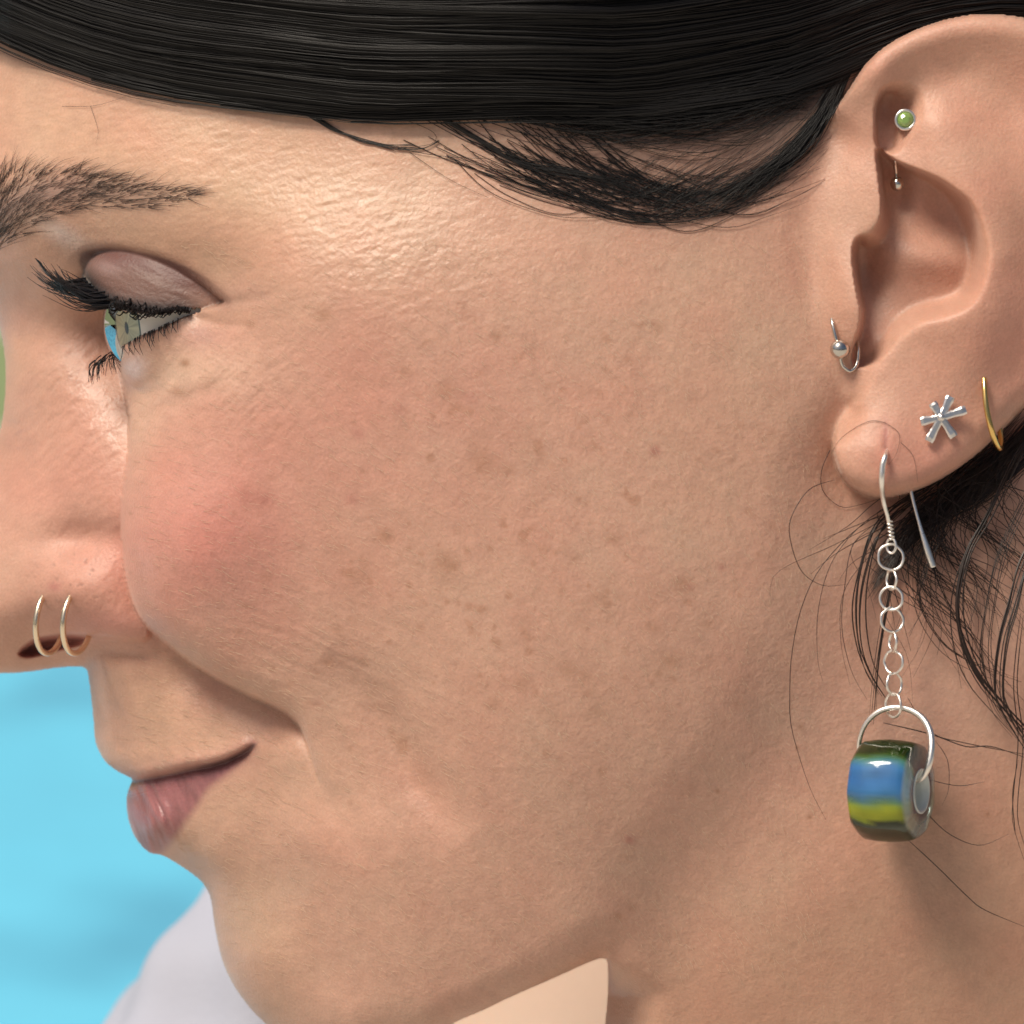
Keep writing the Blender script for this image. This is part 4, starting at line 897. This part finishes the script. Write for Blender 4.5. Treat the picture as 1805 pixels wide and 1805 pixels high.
# large open ring holding the bead
big = [(1612, 1381, 52), (1626, 1371, 66), (1637, 1350, 74), (1642, 1320, 70), (1640, 1292, 58), (1628, 1268, 46), (1606, 1252, 36), (1577, 1247, 28), (1548, 1255, 20), (1526, 1276, 12), (1515, 1305, 4), (1515, 1334, -6), (1524, 1362, -14), (1545, 1385, -10), (1570, 1395, 5)]
tube_obj("ring", big, [2.4, 4.2, 5.6, 6, 6.4, 6.2, 5.6, 5.2, 5, 4.8, 4.5, 4.2, 4, 3.4, 3], silver, de)
def bead():
    c0 = np.array([1573.0, 1393.0, 20.0]); ax = nrm3((0.935, 0.03, 0.35)); e1 = nrm3((0.03, -1, 0.0)); e1 = nrm3(e1 - ax * ax.dot(e1)); e2 = np.cross(ax, e1); e2 = e2 if e2[2] > 0 else -e2
    n = 72; a = np.arange(n) * 2 * math.pi / n               # 0 = up, pi/2 = towards the camera
    prof = [(-56, 32), (-58, 50), (-58, 72), (-55, 82), (-46, 88), (-24, 91), (0, 92), (20, 91), (36, 89), (46, 86), (51, 79), (54, 62), (55, 46), (54, 38)]
    def facet(ang):                                            # ground flats round the belly
        k = 9; s = 2 * math.pi / k; d = (ang + .45) % s - s / 2
        return math.cos(s / 2) / math.cos(d)
    fac = np.array([facet(x) for x in a]); fac = 0.35 + 0.65 * fac + 0.0
    fac = fac / fac.max()
    co_, col_ = [], []
    cr = np.random.default_rng(9)
    keys = [(0, (0.014, 0.030, 0.005)), (24, (0.018, 0.04, 0.006)), (40, (0.024, 0.055, 0.008)), (47, (0.09, 0.20, 0.03)), (54, (0.10, 0.30, 0.28)), (62, (0.06, 0.22, 0.55)), (80, (0.05, 0.20, 0.56)), (98, (0.07, 0.24, 0.52)), (105, (0.16, 0.36, 0.20)), (111, (0.40, 0.50, 0.03)), (120, (0.55, 0.58, 0.02)), (127, (0.42, 0.50, 0.02)),
            (130, (0.018, 0.03, 0.006)), (138, (0.07, 0.10, 0.06)), (150, (0.03, 0.05, 0.016)), (180, (0.02, 0.035, 0.008)), (200, (0.05, 0.2, 0.4)), (250, (0.4, 0.5, 0.05)), (300, (0.05, 0.2, 0.5)), (360, (0.035, 0.07, 0.012))]
    ka = [k for k, _ in keys]; kc = np.array([c for _, c in keys])
    streak = np.convolve(cr.normal(0, 1, n + 2), [.25, .5, .25], 'same')[1:-1]
    for s, r in prof:
        for i, x in enumerate(a):
            rr_ = r * (fac[i] if r > 45 else 1)
            p = c0 + ax * s + e1 * math.cos(x) * rr_ + e2 * math.sin(x) * rr_; co_.append(P(*p).tolist())
            dg = math.degrees(x) % 360 + 2.5 * math.sin(s * .08) + cr.normal(0, .6)
            c = np.array([np.interp(dg, ka, kc[:, q]) for q in range(3)])
            c = c * (1 + 0.30 * streak[i] + 0.10 * math.sin(s * .09 + i * .8))
            if s > 48: c = c * .30 + np.array([0.50, 0.55, 0.54]) * (.35 if dg < 45 or dg > 330 else .85)
            if s > 48 and r > 47: c = c * cr.uniform(.85, 1.1)
            if r < 47: c = np.array([0.04, 0.07, 0.13])
            col_.append(c)
    m = len(prof); f_ = [(i * n + j, i * n + (j + 1) % n, i * n + n + (j + 1) % n, i * n + n + j) for i in range(m - 1) for j in range(n)]
    me = np_mesh("glass_bead", np.array(co_), np.array(f_)); add_col(me, np.clip(np.array(col_), .002, 1))
    gm = mat_new("glass", rough=0.08, spec=0.5, Transmission_Weight=0.55, IOR=1.45, Coat_Weight=0.15, Coat_Roughness=0.03); nn = gm.node_tree.nodes.new("ShaderNodeAttribute"); nn.attribute_name = "tint"
    gm.node_tree.links.new(nn.outputs["Color"], gm.node_tree.nodes["Principled BSDF"].inputs["Base Color"]); noise_bump(gm, 350, .12, .0006, 2)
    bo = link("glass_bead", me, gm, de)
    inner = [(-58, 31), (-58, 36), (50, 40), (56, 40), (56, 36), (40, 34), (-40, 31), (-58, 31)]; co_ = []
    for s, r in inner:
        for x in a: co_.append(P(*(c0 + ax * s + e1 * math.cos(x) * r + e2 * math.sin(x) * r)).tolist())
    f_ = [(i * n + j, i * n + (j + 1) % n, i * n + n + (j + 1) % n, i * n + n + j) for i in range(len(inner) - 1) for j in range(n)]
    link("liner", np_mesh("liner", np.array(co_), np.array(f_)), mat_new("liner", (0.62, 0.68, 0.66), 0.25), bo)
bead()

# ------------------------------------------------------------------ pool garden behind, out of focus
def flat_quad(name, x0, x1, y0, y1, z, mat, n=1):
    me = bpy.data.meshes.new(name); me.from_pydata([(x0, y0, z), (x1, y0, z), (x1, y1, z), (x0, y1, z)], [], [(0, 1, 2, 3)]); me.update()
    o = link(name, me, mat); o['kind'] = "structure"; return o
wm = mat_new("pool_water", (0.11, 0.58, 0.80), 0.12, spec=0.5)
t = wm.node_tree; b = t.nodes["Principled BSDF"]; tcn = t.nodes.new("ShaderNodeTexCoord"); n1_ = t.nodes.new("ShaderNodeTexNoise"); n1_.inputs["Scale"].default_value = 2.6; n1_.inputs["Detail"].default_value = 2
cr_ = t.nodes.new("ShaderNodeValToRGB"); cr_.color_ramp.elements[0].position = .40; cr_.color_ramp.elements[0].color = (0.13, 0.47, 0.68, 1); cr_.color_ramp.elements[1].position = .54; cr_.color_ramp.elements[1].color = (0.17, 0.64, 0.89, 1)
t.links.new(tcn.outputs["Object"], n1_.inputs["Vector"]); t.links.new(n1_.outputs["Fac"], cr_.inputs[0]); t.links.new(cr_.outputs[0], b.inputs["Base Color"])
n2_ = t.nodes.new("ShaderNodeTexNoise"); n2_.inputs["Scale"].default_value = 5; bpn = t.nodes.new("ShaderNodeBump"); bpn.inputs["Strength"].default_value = .3; bpn.inputs["Distance"].default_value = .03
t.links.new(tcn.outputs["Object"], n2_.inputs["Vector"]); t.links.new(n2_.outputs["Fac"], bpn.inputs["Height"]); t.links.new(bpn.outputs[0], b.inputs["Normal"])
flat_quad("water", -9, 9, 1.2, 4.75, -1.30, wm)
stone = mat_new("stone", (0.52, 0.48, 0.42), 0.8); noise_bump(stone, 30, .4, .005)
def box_obj(name, x0, x1, y0, y1, z0, z1, mat):
    me = bpy.data.meshes.new(name); vv = [(x, y, z) for z in (z0, z1) for y in (y0, y1) for x in (x0, x1)]
    me.from_pydata(vv, [], [(0, 2, 3, 1), (4, 5, 7, 6), (0, 1, 5, 4), (2, 6, 7, 3), (0, 4, 6, 2), (1, 3, 7, 5)]); me.update()
    o = link(name, me, mat); o['kind'] = "structure"; return o
box_obj("pool_edge", -9, 9, 4.75, 4.87, -1.6, -1.2, stone)
box_obj("path", -9, 9, 5.55, 6.6, -1.5, -1.225, mat_new("pale_stone", (0.66, 0.64, 0.58), 0.8))
flat_quad("ground", -200, 200, -60, 1.2, -1.32, stone)
lawn = mat_new("lawn", (0.22, 0.28, 0.13), 0.9); flat_quad("lawn", -200, 200, 4.87, 400, -1.24, lawn)
box_obj("pool_edge", -9, 9, 0.9, 1.2, -1.6, -1.22, stone)
leafm = mat_new("leaf", (0.10, 0.19, 0.045), 0.5); barkm = mat_new("bark", (0.16, 0.11, 0.07), 0.9)
def shrub(x, y, r, label, seed):
    g = np.random.default_rng(seed); t = thing("shrub", label, "shrub", group="shrubs beyond the pool"); t.location = (x, y, -1.24)
    n = 1500; d = g.standard_normal((n, 3)); d /= np.linalg.norm(d, axis=1)[:, None]; rad = g.random(n) ** .4
    c = d * rad[:, None] * np.array([r, r * .8, r * .7]); c[:, 2] += r * .75; c += .12 * r * np.sin(c * 7 / r + seed)
    a = g.standard_normal((n, 3)); a /= np.linalg.norm(a, axis=1)[:, None]; b = np.cross(a, g.standard_normal((n, 3))); b /= np.linalg.norm(b, axis=1)[:, None]
    s = .075 * r * g.uniform(.7, 1.4, n)[:, None]
    co_ = np.stack([c - a * s, c + b * s * .5, c + a * s, c - b * s * .5], 1).reshape(-1, 3); f_ = np.arange(n * 4).reshape(-1, 4)
    o = link("foliage", np_mesh("foliage", co_, f_, False), leafm, t); o['kind'] = "stuff"
    st_ = []
    for k in range(6):
        ang = k * 1.05 + g.random(); e_ = np.array([math.cos(ang) * r * .6, math.sin(ang) * r * .5, r * 1.0])
        pp = np.array([[0, 0, 0], [e_[0] * .3, e_[1] * .3, e_[2] * .5], e_]); st_.append((resample(pp, 8), np.linspace(.03, .01, 8) * r))
    cc, qq = tubes(st_, 5); link("stem", np_mesh("stem", cc, qq), barkm, t)
shrub(-1.25, 7.4, .45, "leafy green shrub beyond the pale path past the pool", 4)

def shirt_done(): pass
